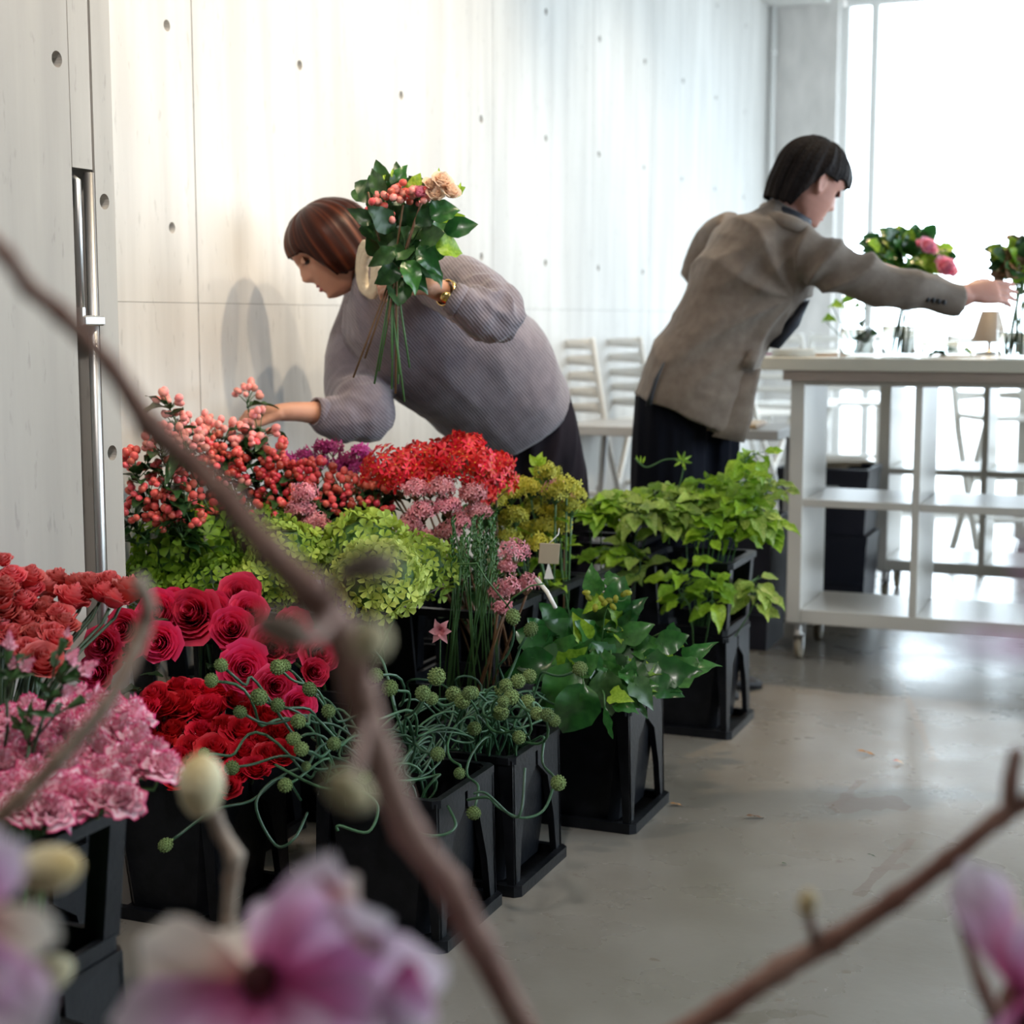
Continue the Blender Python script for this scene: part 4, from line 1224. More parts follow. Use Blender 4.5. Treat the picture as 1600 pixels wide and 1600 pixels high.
tr = MB()
for a, b_, Y in ((990, 1100, 4.49), (1040, 1150, 4.63)):
    loft(tr, [(a+8, 610, b_+2, 650, Y, .14), (a+2, 680, b_, 690, Y, .13), (a-2, 780, b_-2, 785, Y, .125), (a-4, 900, b_-6, 900, Y, .115), (a, 1000, b_-12, 1000, Y, .11), (a+8, 1060, b_-18, 1060, Y, .10)], p=2.5)
obj('trousers', finish(fuse(tr, .008, 4), M_trm, mbase, pleat), mn)
for Yk, xk in ((4.50, 1056), (4.64, 1095)):
    p = PS(xk, 1000, Yk); p.z = 0
    mb = MB(); rows = []
    for x, hw, h in ((-.09, .02, .05), (-.06, .036, .07), (.02, .040, .065), (.10, .045, .045), (.16, .038, .035), (.185, .012, .02)):
        rows.append([p+Vector((x, hw*cos(a), max(0, h*.5+h*.5*sin(a)))) for a in [2*pi*q/14 for q in range(14)]])
    idx = mb.grid(rows, True); mb.cap(idx[0], True); mb.cap(idx[-1]); obj('shoe', mb.mesh('shoe', M_blk2, origin=mbase), mn)
# ================================================================== FLOWERS AND FOLIAGE
rnd = random.Random(11)
def petal(mb, root_i, ang, R0, Ht, half, curl, bulge=.35, nu=6, nv=5, ruffle=0.0, zig=0.0, z0=0.0, ph=0.0, notch=0.0):
    """one petal of a cupped bloom round the z axis; all petals share the vertex root_i at the base"""
    rows = []
    for i in range(1, nv+1):
        t = i/nv
        row = []
        for j in range(nu+1):
            u_ = 2*j/nu-1
            a = ang+u_*half*(.55+.45*t if t < .7 else (.865+.135*t-.35*(t-.7)*abs(u_)))
            ht = Ht*(t-.16*u_*u_*t*t)
            rr = R0*(t**bulge)+curl*(t**4)*(1-.2*u_*u_)
            z = z0+ht-curl*.75*t**5
            if ruffle: 
                w_ = sin(u_*7+ph)*ruffle*t*t
                rr += w_; z += ruffle*.8*t*t*sin(u_*9+ph*2)
            if zig and i == nv: z += zig*(1 if j % 2 else -1)
            row.append(mb.add((rr*cos(a), rr*sin(a), z), t))
        rows.append(row)
    for j in range(nu):
        mb.f.append((root_i, rows[0][j], rows[0][j+1]))
    for i in range(nv-1):
        for j in range(nu):
            mb.f.append((rows[i][j], rows[i+1][j], rows[i+1][j+1], rows[i][j+1]))
def rose_bloom(seed, rad=.05, n=30, open_=1.0):
    r_ = random.Random(seed); mb = MB()
    root = mb.add((0, 0, -rad*.35), 0)
    for i in range(n):
        k = (i+.5)/n
        petal(mb, root, i*2.3999+r_.uniform(-.2, .2), rad*(.03+.80*k**1.15), rad*(1.62-.62*k-.25*(k<.12))*r_.uniform(.94, 1.06), radians(105-52*k), rad*(.03+.20*k**2*open_)*r_.uniform(.6, 1.4), z0=-rad*.45, ruffle=rad*.045*k, ph=r_.uniform(0, 6), bulge=.30+.06*k)
    return mb
def carn_bloom(seed, rad=.036, n=16):
    r_ = random.Random(seed); mb = MB()
    root = mb.add((0, 0, -rad*.9), 0)
    for i in range(n):
        k = (i+.5)/n
        petal(mb, root, i*2.3999+r_.uniform(-.2, .2), rad*(.08+.66*k), rad*(1.75-.80*k)*r_.uniform(.9, 1.1), radians(66), rad*(.05+.42*k*k), bulge=.85, nu=10, nv=5, ruffle=rad*.11, zig=rad*.03, z0=-rad*.9, ph=r_.uniform(0, 6))
    return mb
def calyx(mb, rad, ln, z):
    mb.lathe([(.001, z-ln), (rad*.6, z-ln*.8), (rad, z-ln*.2), (rad*1.15, z)], 8)
def leaf_mb(kind='ovate', L=1.0, fold=.25, droop=.3, nv=10, twist=0.0, wave=0.0):
    prof = {'ovate': [(0, .02), (.15, .22), (.4, .34), (.65, .28), (.85, .14), (1, .0)],
            'heart': [(-.10, .10), (-.06, .26), (.10, .42), (.35, .44), (.65, .28), (.85, .13), (1, .0)],
            'round': [(0, .10), (.12, .32), (.4, .46), (.7, .38), (.9, .18), (1, .0)],
            'lance': [(0, .02), (.2, .10), (.5, .14), (.8, .08), (1, 0)],
            'ivy': [(-.12, .12), (-.05, .34), (.12, .50), (.28, .30), (.45, .34), (.62, .20), (.85, .09), (1, 0)]}[kind]
    mb = MB(); rows = []; ts = []
    t0, t1 = prof[0][0], 1.0
    for i in range(nv+1):
        t = t0+(t1-t0)*i/nv
        w_ = lerp_tab(prof, t)
        row = []
        for j in range(5):
            u_ = j/2-1
            x = u_*w_
            z = fold*abs(u_)*w_ - droop*t*t + wave*sin(t*14+u_*2)*abs(u_)*.08
            y = t - (.12*abs(u_) if (kind in ('heart', 'ivy') and t < 0) else 0)
            a = twist*t
            row.append(Vector((x*cos(a)-z*sin(a), y, x*sin(a)+z*cos(a)))*L)
        rows.append(row); ts.append(t)
    mb.grid(rows, ts=ts)
    return mb
LEAF = {}
for kind in ('ovate', 'heart', 'round', 'lance', 'ivy'):
    LEAF[kind] = [leaf_mb(kind, 1, f_, d_, twist=tw, wave=wv) for f_, d_, tw, wv in ((.25, .25, 0, .3), (.4, .5, .35, .8), (.15, .1, -.3, .5), (.5, .7, .1, 1.0))]
_lm = {}
def leaf_mesh(kind, i, m):
    k = (kind, i, m.name)
    if k not in _lm: _lm[k] = LEAF[kind][i].mesh('leaf', m)
    return _lm[k]
def put_leaf(parent, base, d, up, size, kind, m, name='leaf', rr=rnd):
    """leaf growing from base along d with its face towards up; coordinates local to the parent"""
    d = Vector(d).normalized(); up = Vector(up); x = d.cross(up)
    if x.length < 1e-4: x = d.orthogonal()
    x.normalize(); z = x.cross(d)
    M = Matrix((x, d, z)).transposed().to_4x4() @ Matrix.Scale(size, 4); M.translation = Vector(base)
    return obj(name, leaf_mesh(kind, rr.randrange(4), m), parent, M=M)
def rdir(rr, zmin=-1, zmax=1):
    a = rr.uniform(0, 2*pi); z = rr.uniform(zmin, zmax); s_ = sqrt(max(0, 1-z*z))
    return Vector((s_*cos(a), s_*sin(a), z))
TOCAM = Vector((0, -1, .25)).normalized()

def stemmed(name, pos, target, label, cat, group, bloom_me, scale, d, stem_m, tilt=0, foot_z=.06, stem_r=.003, leaves=None, calyx_m=None, via=None):
    """a cut flower: bloom at pos facing d, stem running down to target (inside its bucket)"""
    foot = Vector((target.x, target.y, foot_z)) if target is not None else Vector((pos.x, pos.y, foot_z))
    t = thing(name, foot, label, cat, group)
    L_ = pos-foot
    Mx = Matrix.Translation(L_) @ aim(d) @ Matrix.Rotation(rnd.uniform(0, 6.3), 4, 'Z') @ Matrix.Scale(scale, 4)
    obj('bloom', bloom_me, t, M=Mx)
    mb = MB(); d = Vector(d).normalized()
    b = L_-d*.02*scale
    if via is not None:
        v = via-foot
        mb.tube([Vector((0, 0, 0)), v*.6, v, v.lerp(b-d*.028, .6)+Vector((0, 0, .015)), b-d*.028, b], stem_r, 5)
    else:
        mb.tube([Vector((0, 0, 0)), b*.35, b*.7-d*.02, b-d*.028, b], stem_r, 5)
    calyx_pos = b
    obj('stem', mb.mesh('stem', stem_m), t)
    for k in range(leaves or 0):
        f_ = rnd.uniform(.55, .9); a = rnd.uniform(0, 6.28)
        put_leaf(t, b*f_, (cos(a), sin(a), .3), (0, 0, 1), rnd.uniform(.04, .065), 'ovate', M_leafd)
    return t

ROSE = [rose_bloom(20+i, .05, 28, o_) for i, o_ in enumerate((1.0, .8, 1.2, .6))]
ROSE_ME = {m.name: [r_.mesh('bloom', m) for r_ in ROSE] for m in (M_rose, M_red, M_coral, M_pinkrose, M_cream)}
CARN = [carn_bloom(50+i) for i in range(4)]
CARN_ME = [c.mesh('bloom', M_carn) for c in CARN]
def z34(pts, s_=.35, oy=840): return [(p[0]*s_, p[1]*s_+oy)+tuple(q*.66 for q in p[2:]) for p in pts]
def centre(bk_, z=.4):
    p = bk_.location; return Vector((p.x, p.y, z))
def field(pts, Yfn, name, label, cat, group, meshes, Dpx, bk_, nrows, where, stem_m=M_stemd, leaves=1, base_r=.05, lean=.9, up=.7, jit=.12, rimz=.475):
    labs = row_labels(pts, label, nrows, where)
    c = centre(bk_)
    tot = None
    for i, p in enumerate(pts):
        Y = Yfn(p[0], p[1]); pos = PY(p[0], p[1], Y)
        for _ in range(20):
            rr_, ss_ = rs(pos)
            if (ss_ < 2.47 and rr_ < .415) or rr_ < .06: Y -= .04; pos = PY(p[0], p[1], Y)
        d = (pos-c); d.z = 0
        d = d*lean*3+Vector((0, 0, up))+TOCAM*.45+rdir(rnd)*jit
        dia = (p[2] if len(p) > 2 else Dpx)*Y/F
        tgt = c+Vector((rnd.uniform(-.05, .05), rnd.uniform(-.05, .05), 0))
        hz = Vector((pos.x-c.x, pos.y-c.y, 0)); k_ = min(1.0, .085/max(.001, hz.length))
        via = Vector((c.x, c.y, 0))+hz*k_; via.z = rimz
        if pos.z < rimz+.05: via.z = rimz-.0; 
        stemmed(name, pos, tgt, labs[i], cat, group, meshes[i % len(meshes)], dia/2/base_r/1.0, d, stem_m, leaves=leaves, via=via)
# hot pink roses in an arch
pk = z34([(870,350,150),(715,340,125),(1070,262,110),(1040,412,125),(1215,492,120),(1088,588,142),(1105,335,100),(1300,400,110),(1420,520,110),(1225,665,110),(1330,740,90),(780,300,90),(720,470,110),(560,400,100),(470,480,100),(440,600,100),(590,480,90),(960,320,90),(490,540,80),(1400,600,80),(1290,480,90),(650,410,90)])
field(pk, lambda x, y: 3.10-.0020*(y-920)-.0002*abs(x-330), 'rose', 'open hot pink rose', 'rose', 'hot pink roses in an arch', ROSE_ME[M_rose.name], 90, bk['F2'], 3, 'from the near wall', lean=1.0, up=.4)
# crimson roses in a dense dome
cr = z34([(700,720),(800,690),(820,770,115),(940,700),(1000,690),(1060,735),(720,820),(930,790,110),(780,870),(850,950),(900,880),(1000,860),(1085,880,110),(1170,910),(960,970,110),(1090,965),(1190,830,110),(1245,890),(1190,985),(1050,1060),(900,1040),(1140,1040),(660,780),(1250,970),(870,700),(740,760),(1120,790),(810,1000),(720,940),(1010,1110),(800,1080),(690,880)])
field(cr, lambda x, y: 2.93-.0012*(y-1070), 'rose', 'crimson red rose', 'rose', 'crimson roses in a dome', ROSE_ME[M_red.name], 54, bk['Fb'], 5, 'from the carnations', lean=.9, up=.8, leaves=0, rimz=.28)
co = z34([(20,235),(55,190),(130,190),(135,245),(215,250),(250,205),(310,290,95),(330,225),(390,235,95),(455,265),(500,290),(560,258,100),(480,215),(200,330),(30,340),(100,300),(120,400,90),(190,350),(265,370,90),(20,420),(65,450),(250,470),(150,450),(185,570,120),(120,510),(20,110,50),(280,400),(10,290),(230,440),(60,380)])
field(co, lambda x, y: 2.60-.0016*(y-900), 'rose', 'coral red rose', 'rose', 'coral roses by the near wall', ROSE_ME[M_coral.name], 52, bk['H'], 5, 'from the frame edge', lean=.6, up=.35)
ca = z34([(500,740),(600,780),(430,730),(330,790),(240,810),(130,760),(490,840),(620,890),(690,950),(735,1010),(400,880),(560,970),(450,930),(300,860),(200,880),(120,840),(60,900),(40,800),(640,990),(350,960),(250,950),(160,960),(80,970),(20,1000),(440,1030),(520,1080),(560,1160),(480,1150),(380,1090),(300,1140,170),(330,1050),(230,1060),(200,1200),(140,1130),(60,1090),(160,1030),(10,1120),(240,1210),(70,1180),(540,850),(380,1150),(110,1190),(560,1030),(350,730),(180,800),(400,800)])
field(ca, lambda x, y: 2.20-.0018*(y-1080), 'carnation', 'magenta-edged pink carnation', 'carnation', 'striped carnations', CARN_ME, 70, bk['G'], 7, 'from the frame edge', base_r=.036, lean=.7, up=.7, leaves=0, stem_m=M_stem)
# small pink buds on branching sprays above the carnations
def spray(idx, tips, joint, foot, label):
    t = thing('carnation_spray', foot, label, 'carnation', 'budding carnation sprays')
    o_ = Vector(foot)
    mb = MB(); j = joint
    mb.tube([o_, o_.lerp(j, .5)+Vector((.004, 0, 0)), j], .0025, 6, t0=0); obj('stem', mb.mesh('stem', M_stemd, origin=o_), t)
    for k, (p, sz) in enumerate(tips):
        mb = MB(); mid = j.lerp(p, .5)+Vector((0, 0, .01)); mb.tube([j, mid, p], .0016, 5)
        b = obj('twig', mb.mesh('twig', M_stemd, origin=o_), t)
        d = (p-mid).normalized()
        m2 = MB(); m3 = MB(); calyx(m3, .006, .024, 0); m2.join(m3, Matrix.Translation(p-o_) @ aim(d))
        obj('calyx', m2.mesh('calyx', M_stem), b)
        obj('petals', CARN_ME[k % 4], b, M=Matrix.Translation(p-o_+d*.010) @ aim(d) @ Matrix.Scale(sz, 4) @ Matrix.Diagonal((.6, .6, 1.3, 1)))
        for q in range(2):
            put_leaf(t, (mid-o_), rdir(rnd, .2, .9), (0, -1, .3), .035, 'lance', M_leafd)
YB = 2.0
def q3(x, y, Y=YB): return PY(x*.35, y*.35+840, Y)
spray(0, [(q3(305, 560), .42), (q3(362, 600), .5), (q3(288, 455), .22), (q3(275, 690), .4)], q3(200, 780), q3(60, 1150, 2.02), 'budding carnation spray rising highest from the carnations, three pink buds and a green one')
spray(1, [(q3(38, 500), .45), (q3(95, 590), .4), (q3(45, 590), .3)], q3(30, 720), q3(10, 1000, 2.02), 'budding carnation spray at the frame edge above the carnations')
spray(2, [(q3(140, 830), .45), (q3(60, 830), .2), (q3(370, 720), .2)], q3(130, 930), q3(80, 1120, 1.98), 'budding carnation spray low in front of the carnation heads')

# ------------------------------------------------------------------ hydrangeas
def floret4(sz=1.0, seed=0):
    r_ = random.Random(seed); mb = MB(); c = mb.add((0, 0, 0), 0)
    for k in range(4):
        a0 = k*pi/2+r_.uniform(-.1, .1); tilt = r_.uniform(.1, .5)
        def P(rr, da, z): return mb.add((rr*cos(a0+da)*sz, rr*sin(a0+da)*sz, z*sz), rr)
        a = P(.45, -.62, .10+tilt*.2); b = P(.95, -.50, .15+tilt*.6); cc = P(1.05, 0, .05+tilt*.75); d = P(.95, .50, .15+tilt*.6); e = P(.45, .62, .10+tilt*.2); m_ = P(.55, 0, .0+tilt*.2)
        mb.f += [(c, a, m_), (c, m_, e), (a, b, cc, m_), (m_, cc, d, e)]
    return mb
FLO4 = [floret4(1, i) for i in range(4)]
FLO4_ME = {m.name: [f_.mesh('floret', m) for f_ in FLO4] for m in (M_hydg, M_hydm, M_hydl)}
def hydrangea(px, py, Y, rpx, m, label, bk_, n=130, flat=.85, seed=0):
    r_ = random.Random(seed); pos = PY(px, py, Y); rad = rpx*Y/F
    foot = centre(bk_, .06)
    foot.x += r_.uniform(-.05, .05); foot.y += r_.uniform(-.05, .05)
    t = thing('hydrangea', foot, label, 'hydrangea', 'green hydrangea heads')
    c = pos-foot
    mb = MB(); mb.tube([Vector((0, 0, 0)), c*.5+Vector((0, 0, .02)), c], .004, 6); mb.blob(c, (rad*.78, rad*.78, rad*.66), 16, 10)
    obj('stem', mb.mesh('stem', M_leafd if m is M_hydg else M_stem), t)
    ax = (TOCAM*.5+Vector((0, 0, 1))).normalized(); Q = ax.to_track_quat('Z', 'Y').to_matrix()
    for i in range(n):
        z = 1-1.55*(i+.5)/n; a = i*2.39996
        s_ = sqrt(max(0, 1-z*z)); lump = 1+.12*noise.noise(Vector((s_*cos(a), s_*sin(a), z))*2.3+Vector((seed*3, 0, 0)))+r_.uniform(-.07, .07)
        d = Q @ Vector((s_*cos(a), s_*sin(a), z*flat))
        dn = (d+rdir(r_)*.6).normalized()
        M = Matrix.Translation(c+d*rad*lump*.94) @ aim(dn) @ Matrix.Rotation(r_.uniform(0, 1.57), 4, 'Z') @ Matrix.Scale(rad*r_.uniform(.155, .205), 4)
        obj('floret', FLO4_ME[m.name][i % 4], t, M=M)
hy = [(300,866,3.42,92,M_hydg,'I1','largest dark green hydrangea head, against the concrete wall'),
      (345,820,3.50,50,M_hydg,'I1','dark green hydrangea head rising behind the largest dark one'),
      (232,912,3.36,50,M_hydg,'I1','small dark green hydrangea head, lowest beside the steel tubes'),
      (335,925,3.30,62,M_hydg,'I1','dark green hydrangea head directly over the hot pink roses'),
      (425,845,3.42,62,M_hydg,'I2','mid green hydrangea head between the dark and the lime ones'),
      (452,868,3.24,62,M_hydm,'I2','yellow-lime hydrangea head crossed by the blurred branch'),
      (420,910,3.18,55,M_hydm,'I2','lime hydrangea head below the branch, above the roses'),
      (572,862,3.28,74,M_hydm,'I2','tallest lime hydrangea head at the back of the pale group'),
      (652,888,3.20,62,M_hydm,'I2','pale lime hydrangea head beside the wheat-like stems'),
      (592,908,3.02,74,M_hydl,'I2','palest lime hydrangea head, foremost of the group')]
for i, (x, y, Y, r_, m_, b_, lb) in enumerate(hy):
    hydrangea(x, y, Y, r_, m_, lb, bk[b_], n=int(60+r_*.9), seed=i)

# ------------------------------------------------------------------ berries (hypericum)
def berry(): 
    mb = MB(); mb.lathe([(.0006, -.007), (.0055, -.005), (.0072, 0), (.0066, .005), (.0035, .0085), (.0004, .0098)], 9, cap0=True, cap1=True); return mb
BER = berry(); BER_ME = {m.name: BER.mesh('berry', m) for m in (M_berry, M_berryd, M_berryp)}
def berry_stem(px, py, Y, spread, n, m, label, bk_, seed, leaves=4, foot=None):
    r_ = random.Random(seed); pos = PY(px, py, Y)
    if foot is None:
        foot = centre(bk_, .06)+Vector((r_.uniform(-.07, .07), r_.uniform(-.07, .07), 0))
    t = thing('berry_branch', foot, label, 'berry branch', 'berry branches')
    top = pos-foot; ax = top.normalized()
    mb = MB(); node = top-Vector((0, 0, spread*.8)); mb.tube([Vector((0, 0, 0)), top*.4, node], [.0028, .0024, .002], 5)
    tips = []
    for i in range(n):
        d = rdir(r_, -.55, 1); p = top+Vector((d.x*spread, d.y*spread*.9, d.z*spread*.8))*r_.uniform(.7, 1.02)
        tips.append((p, (d+Vector((0, 0, .5))).normalized()))
        if i % 2 == 0: mb.tube([node, node.lerp(p, .6)+Vector((0, 0, .004)), p], .0011, 4, caps=False)
    obj('stem', mb.mesh('stem', M_stem), t)
    for p, d in tips:
        obj('berry', BER_ME[m.name], t, M=Matrix.Translation(p) @ aim(d) @ Matrix.Scale(r_.uniform(.9, 1.3), 4))
    for k in range(leaves):
        d = rdir(r_, -.2, .6)
        put_leaf(t, node+Vector((0, 0, r_.uniform(-.03, spread*.6))), d, (0, 0, 1), r_.uniform(.045, .07), 'ovate', M_leafd, rr=r_)
bl = [(215,722,'J1',M_berry),(232,765,'J1',M_berry),(215,805,'J1',M_berry),(262,745,'J1',M_berry),(290,775,'J1',M_berry),(258,800,'J1',M_berry),(318,790,'J1',M_berry),(300,735,'J1',M_berry),(340,742,'J1',M_berryd),(330,700,'J1',M_berry),
      (290,690,'J1',M_berryp),(252,690,'J1',M_berryp),(305,668,'J1',M_berryp),(345,678,'J1',M_berryp),(385,690,'J2',M_berryp),(422,705,'J2',M_berry),(398,735,'J2',M_berryd),(438,742,'J2',M_berryd),(365,765,'J2',M_berryp),(398,790,'J2',M_berry),
      (432,768,'J2',M_berryd),(462,745,'J2',M_berryd),(470,780,'J2',M_berry),(500,768,'J2',M_berry),(535,760,'J2',M_berry),(560,768,'J2',M_berry),(515,790,'J2',M_berry),(545,795,'J2',M_berryd),(590,775,'J2',M_berry),(580,800,'J2',M_berryd),(455,800,'J2',M_berry),(490,738,'J2',M_berryd),(350,715,'J1',M_berry),(405,665,'J2',M_berryp),(600,745,'J2',M_berryd),(285,815,'J1',M_berry)]
bl_lab = row_labels([(b[0], b[1]) for b in bl], 'berry branch', 6, 'from the near wall')
for i, (x, y, b_, m_) in enumerate(bl):
    nm = {M_berry: 'coral', M_berryd: 'dark red', M_berryp: 'pink'}[m_]
    Y = 3.50-.0006*(y-650) if b_ == 'J1' else 3.52-.0006*(y-650)
    if x < 300: Y = 3.30
    berry_stem(x, y, Y, .045, 20, m_, nm+' '+bl_lab[i], bk[b_], 300+i, 7)
berry_stem(265, 622, 3.40, .030, 9, M_berryp, 'tall pink berry branch standing clear above the rest near the steel tubes', bk['J1'], 500, 3)
berry_stem(272, 655, 3.38, .028, 7, M_berryp, 'leafy pink berry branch just under the tall clear one', bk['J1'], 501, 4)
# the branch in the woman's far hand
berry_stem(386, 612, 3.69, .034, 13, M_berryp, 'pink berry branch with two leaves held by the bending woman\'s fingers', bk['J2'], 502, 2, foot=PY(398, 700, 3.74))

# ------------------------------------------------------------------ umbels: scarlet, blush, magenta, chartreuse
def star(n=5, seed=0, w=.50):
    r_ = random.Random(seed); mb = MB(); c = mb.add((0, 0, 0), 0)
    for k in range(n):
        a = 2*pi*k/n+r_.uniform(-.12, .12); z = r_.uniform(-.15, .3)
        p = [mb.add((.45*cos(a-w), .45*sin(a-w), .12), .5), mb.add((1.0*cos(a-w*.5), 1.0*sin(a-w*.5), z), .9), mb.add((1.12*cos(a+w*.2), 1.12*sin(a+w*.2), z-.1), 1), mb.add((.45*cos(a+w), .45*sin(a+w), .12), .5)]
        mb.f += [(c, p[0], p[1], p[2]), (c, p[2], p[3])]
    mb.lathe([(.10, .02), (.08, .16), (.001, .2)], 5)
    return mb
STAR = [star(5, i) for i in range(3)]
STAR_ME = {m.name: [s_.mesh('floret', m) for s_ in STAR] for m in (M_epi, M_pinkf, M_mag2, M_yg)}
def umbel(name, cat, px, py, Y, rad, n, m, label, group, bk_, seed, fsize, joined=False, flat=.7, leaves=0, stem_m=M_stemb, lm=M_leafd, zfoot=.06, kind_leaf='ovate'):
    r_ = random.Random(seed); pos = PY(px, py, Y)
    foot = centre(bk_, zfoot)+Vector((r_.uniform(-.06, .06), r_.uniform(-.06, .06), 0))
    t = thing(name, foot, label, cat, group)
    c = pos-foot; node = c-Vector((0, 0, rad*.9))
    mb = MB(); mb.tube([Vector((0, 0, 0)), c*.5, node], .0026, 5)
    jb = MB(); pl = []
    for i in range(n):
        z = 1-1.5*(i+.5)/n; a = i*2.39996; s_ = sqrt(max(0, 1-z*z))
        d = Vector((s_*cos(a), s_*sin(a), z*flat)); p = c+d*rad*r_.uniform(.55 if joined else .8, 1.12)
        dn = (d+rdir(r_)*.45).normalized()
        M = Matrix.Translation(p) @ aim(dn) @ Matrix.Rotation(r_.uniform(0, 6), 4, 'Z') @ Matrix.Scale(fsize*r_.uniform(.8, 1.2), 4)
        if joined: jb.join(STAR[i % 3], M)
        else: obj('floret', STAR_ME[m.name][i % 3], t, M=M)
        if i % 3 == 0: mb.tube([node, p], .0010, 4, caps=False)
    obj('stem', mb.mesh('stem', stem_m), t)
    if joined: tag(obj('blossoms', jb.mesh('blossoms', m), t), kind='stuff')
    for k in range(leaves):
        put_leaf(t, c*r_.uniform(.6, .95), rdir(r_, -.1, .8), (0, 0, 1), r_.uniform(.04, .06), kind_leaf, lm, rr=r_)
ep = [(612,732,46),(655,722,40),(700,716,44),(735,728,42),(765,752,42),(725,700,34),(625,748,36),(672,748,36),(775,728,28),(748,770,26)]
for i, (x, y, r_) in enumerate(ep):
    umbel('scarlet_flower', 'flower', x, y, 3.45+.05*(i % 3), r_*3.45/F, 52, M_epi, row_labels([(e[0], e[1]) for e in ep], 'scarlet umbel with yellow centres', 2, 'from the berries')[i], 'scarlet flower heads', bk['K'], 600+i, .0150, leaves=3)
for i, (x, y) in enumerate([(650,765),(662,798),(640,820),(700,790),(690,762),(740,772),(660,840),(470,795),(492,818),(478,770),(720,815),(700,830),(745,800)]):
    umbel('blush_flower', 'flower', x, y, 3.36 if x > 600 else 3.34, .030, 60, M_pinkf, row_labels([(650,765),(662,798),(640,820),(700,790),(690,762),(740,772),(660,840),(470,795),(492,818),(478,770),(720,815),(700,830),(745,800)], 'blush pink flower head', 3, 'from the hydrangeas')[i], 'blush flower heads', bk['K'] if x > 600 else bk['J2'], 700+i, .0085, True, leaves=5)
lowp = [(805,862,26,3.32),(795,918,24,3.22),(822,912,22,3.24),(780,925,18,3.2),(785,950,16,3.15),(868,762,20,3.7),(882,778,16,3.7),(790,885,14,3.3)]
lowt = ['standing clear beside the wheat-like stems', 'low over the rim of the tall stem bucket', 'lowest cluster nearest the cut pale stalk', 'small, half behind the stem bucket rim', 'smallest, inside the stem bucket rim', 'among the yellow-green flowers', 'at the outer side of the yellow-green flowers', 'tiny, under the one standing clear']
for i, (x, y, r_, Y) in enumerate(lowp):
    umbel('blush_flower', 'flower', x, y, Y, r_*Y/F, 34, M_pinkf, 'blush pink flower cluster '+lowt[i], 'blush flower heads', bk['D'] if x < 850 else bk['K2'], 740+i, .0085, True)
for i, (x, y) in enumerate([(478,712),(500,722),(520,700),(545,718),(565,706),(555,730),(530,728),(575,722),(505,700),(455,722),(440,715)]):
    umbel('magenta_flower', 'flower', x, y, 3.62, .024, 26, M_mag2, row_labels([(478,712),(500,722),(520,700),(545,718),(565,706),(555,730),(530,728),(575,722),(505,700),(455,722),(440,715)], 'magenta flower sprig', 2, 'from the near wall')[i], 'magenta sprigs', bk['J3'], 780+i, .0100, True, leaves=1)
yg = [(772,782),(800,770),(830,762),(858,750),(885,760),(892,790),(865,800),(838,792),(805,805),(780,815),(850,822),(820,828),(795,840),(842,850),(875,822),(812,758),(868,770),(760,800),(856,738),(895,772)]
for i, (x, y) in enumerate(yg):
    umbel('chartreuse_flower', 'flower', x, y, 3.62+.04*(i % 4), .032, 60, M_yg, row_labels(yg, 'yellow-green flower cluster', 4, 'from the scarlet flowers')[i], 'yellow-green flower clusters', bk['K2'], 800+i, .0085, True, leaves=2, stem_m=M_stem, lm=M_leafl)
# sprig on top of the yellow-green bunch
t = thing('leafy_sprig', PY(845, 800, 3.7), 'yellow-green leafy sprig rising highest over the yellow-green flowers', 'sprig')
mb = MB(); o_ = t.location.copy(); mb.tube([o_, PY(846, 760, 3.7), PY(840, 728, 3.7)], .0015, 5); obj('stem', mb.mesh('stem', M_stem, origin=o_), t)
for x, y, dx in ((840, 728, -.6), (840, 728, .7), (843, 742, -1), (845, 745, 1), (841, 727, .1), (846, 758, -1), (847, 760, 1)):
    put_leaf(t, PY(x, y, 3.7)-o_, (dx, -.2, .7), (0, -1, .2), .030, 'ovate', M_leafl)

# ------------------------------------------------------------------ wheat-like stems in the tall bucket
cD = centre(bk['D'], .04)
for i in range(34):
    t = thing('green_wheat', cD+Vector((rnd.uniform(-.08, .08), rnd.uniform(-.07, .07), 0)), 'thin upright green stem with a narrow seed head in the tall bucket', 'stem', 'wheat-like stems')
    x = rnd.uniform(702, 782); top = PY(x, rnd.uniform(800, 862), rnd.uniform(3.10, 3.30))-t.location
    mb = MB(); mb.tube([Vector((0, 0, 0)), top*.5+Vector((rnd.uniform(-.01, .01), 0, 0)), top], .0016, 5); obj('stem', mb.mesh('stem', M_stem), t)
    mb = MB()
    for k in range(9):
        p = top-Vector((0, 0, .010*k)); a = k*2.4
        Mx = Matrix.Rotation(a, 3, 'Z') @ Matrix.Rotation(.5, 3, 'Y')
        mb.blob(p+Vector((cos(a), sin(a), 0))*.003, (.0022, .0022, .007), 5, 4, Mx)
    tag(obj('seed_head', mb.mesh('seed_head', M_leafm if i % 3 else M_stem), t), kind='stuff')
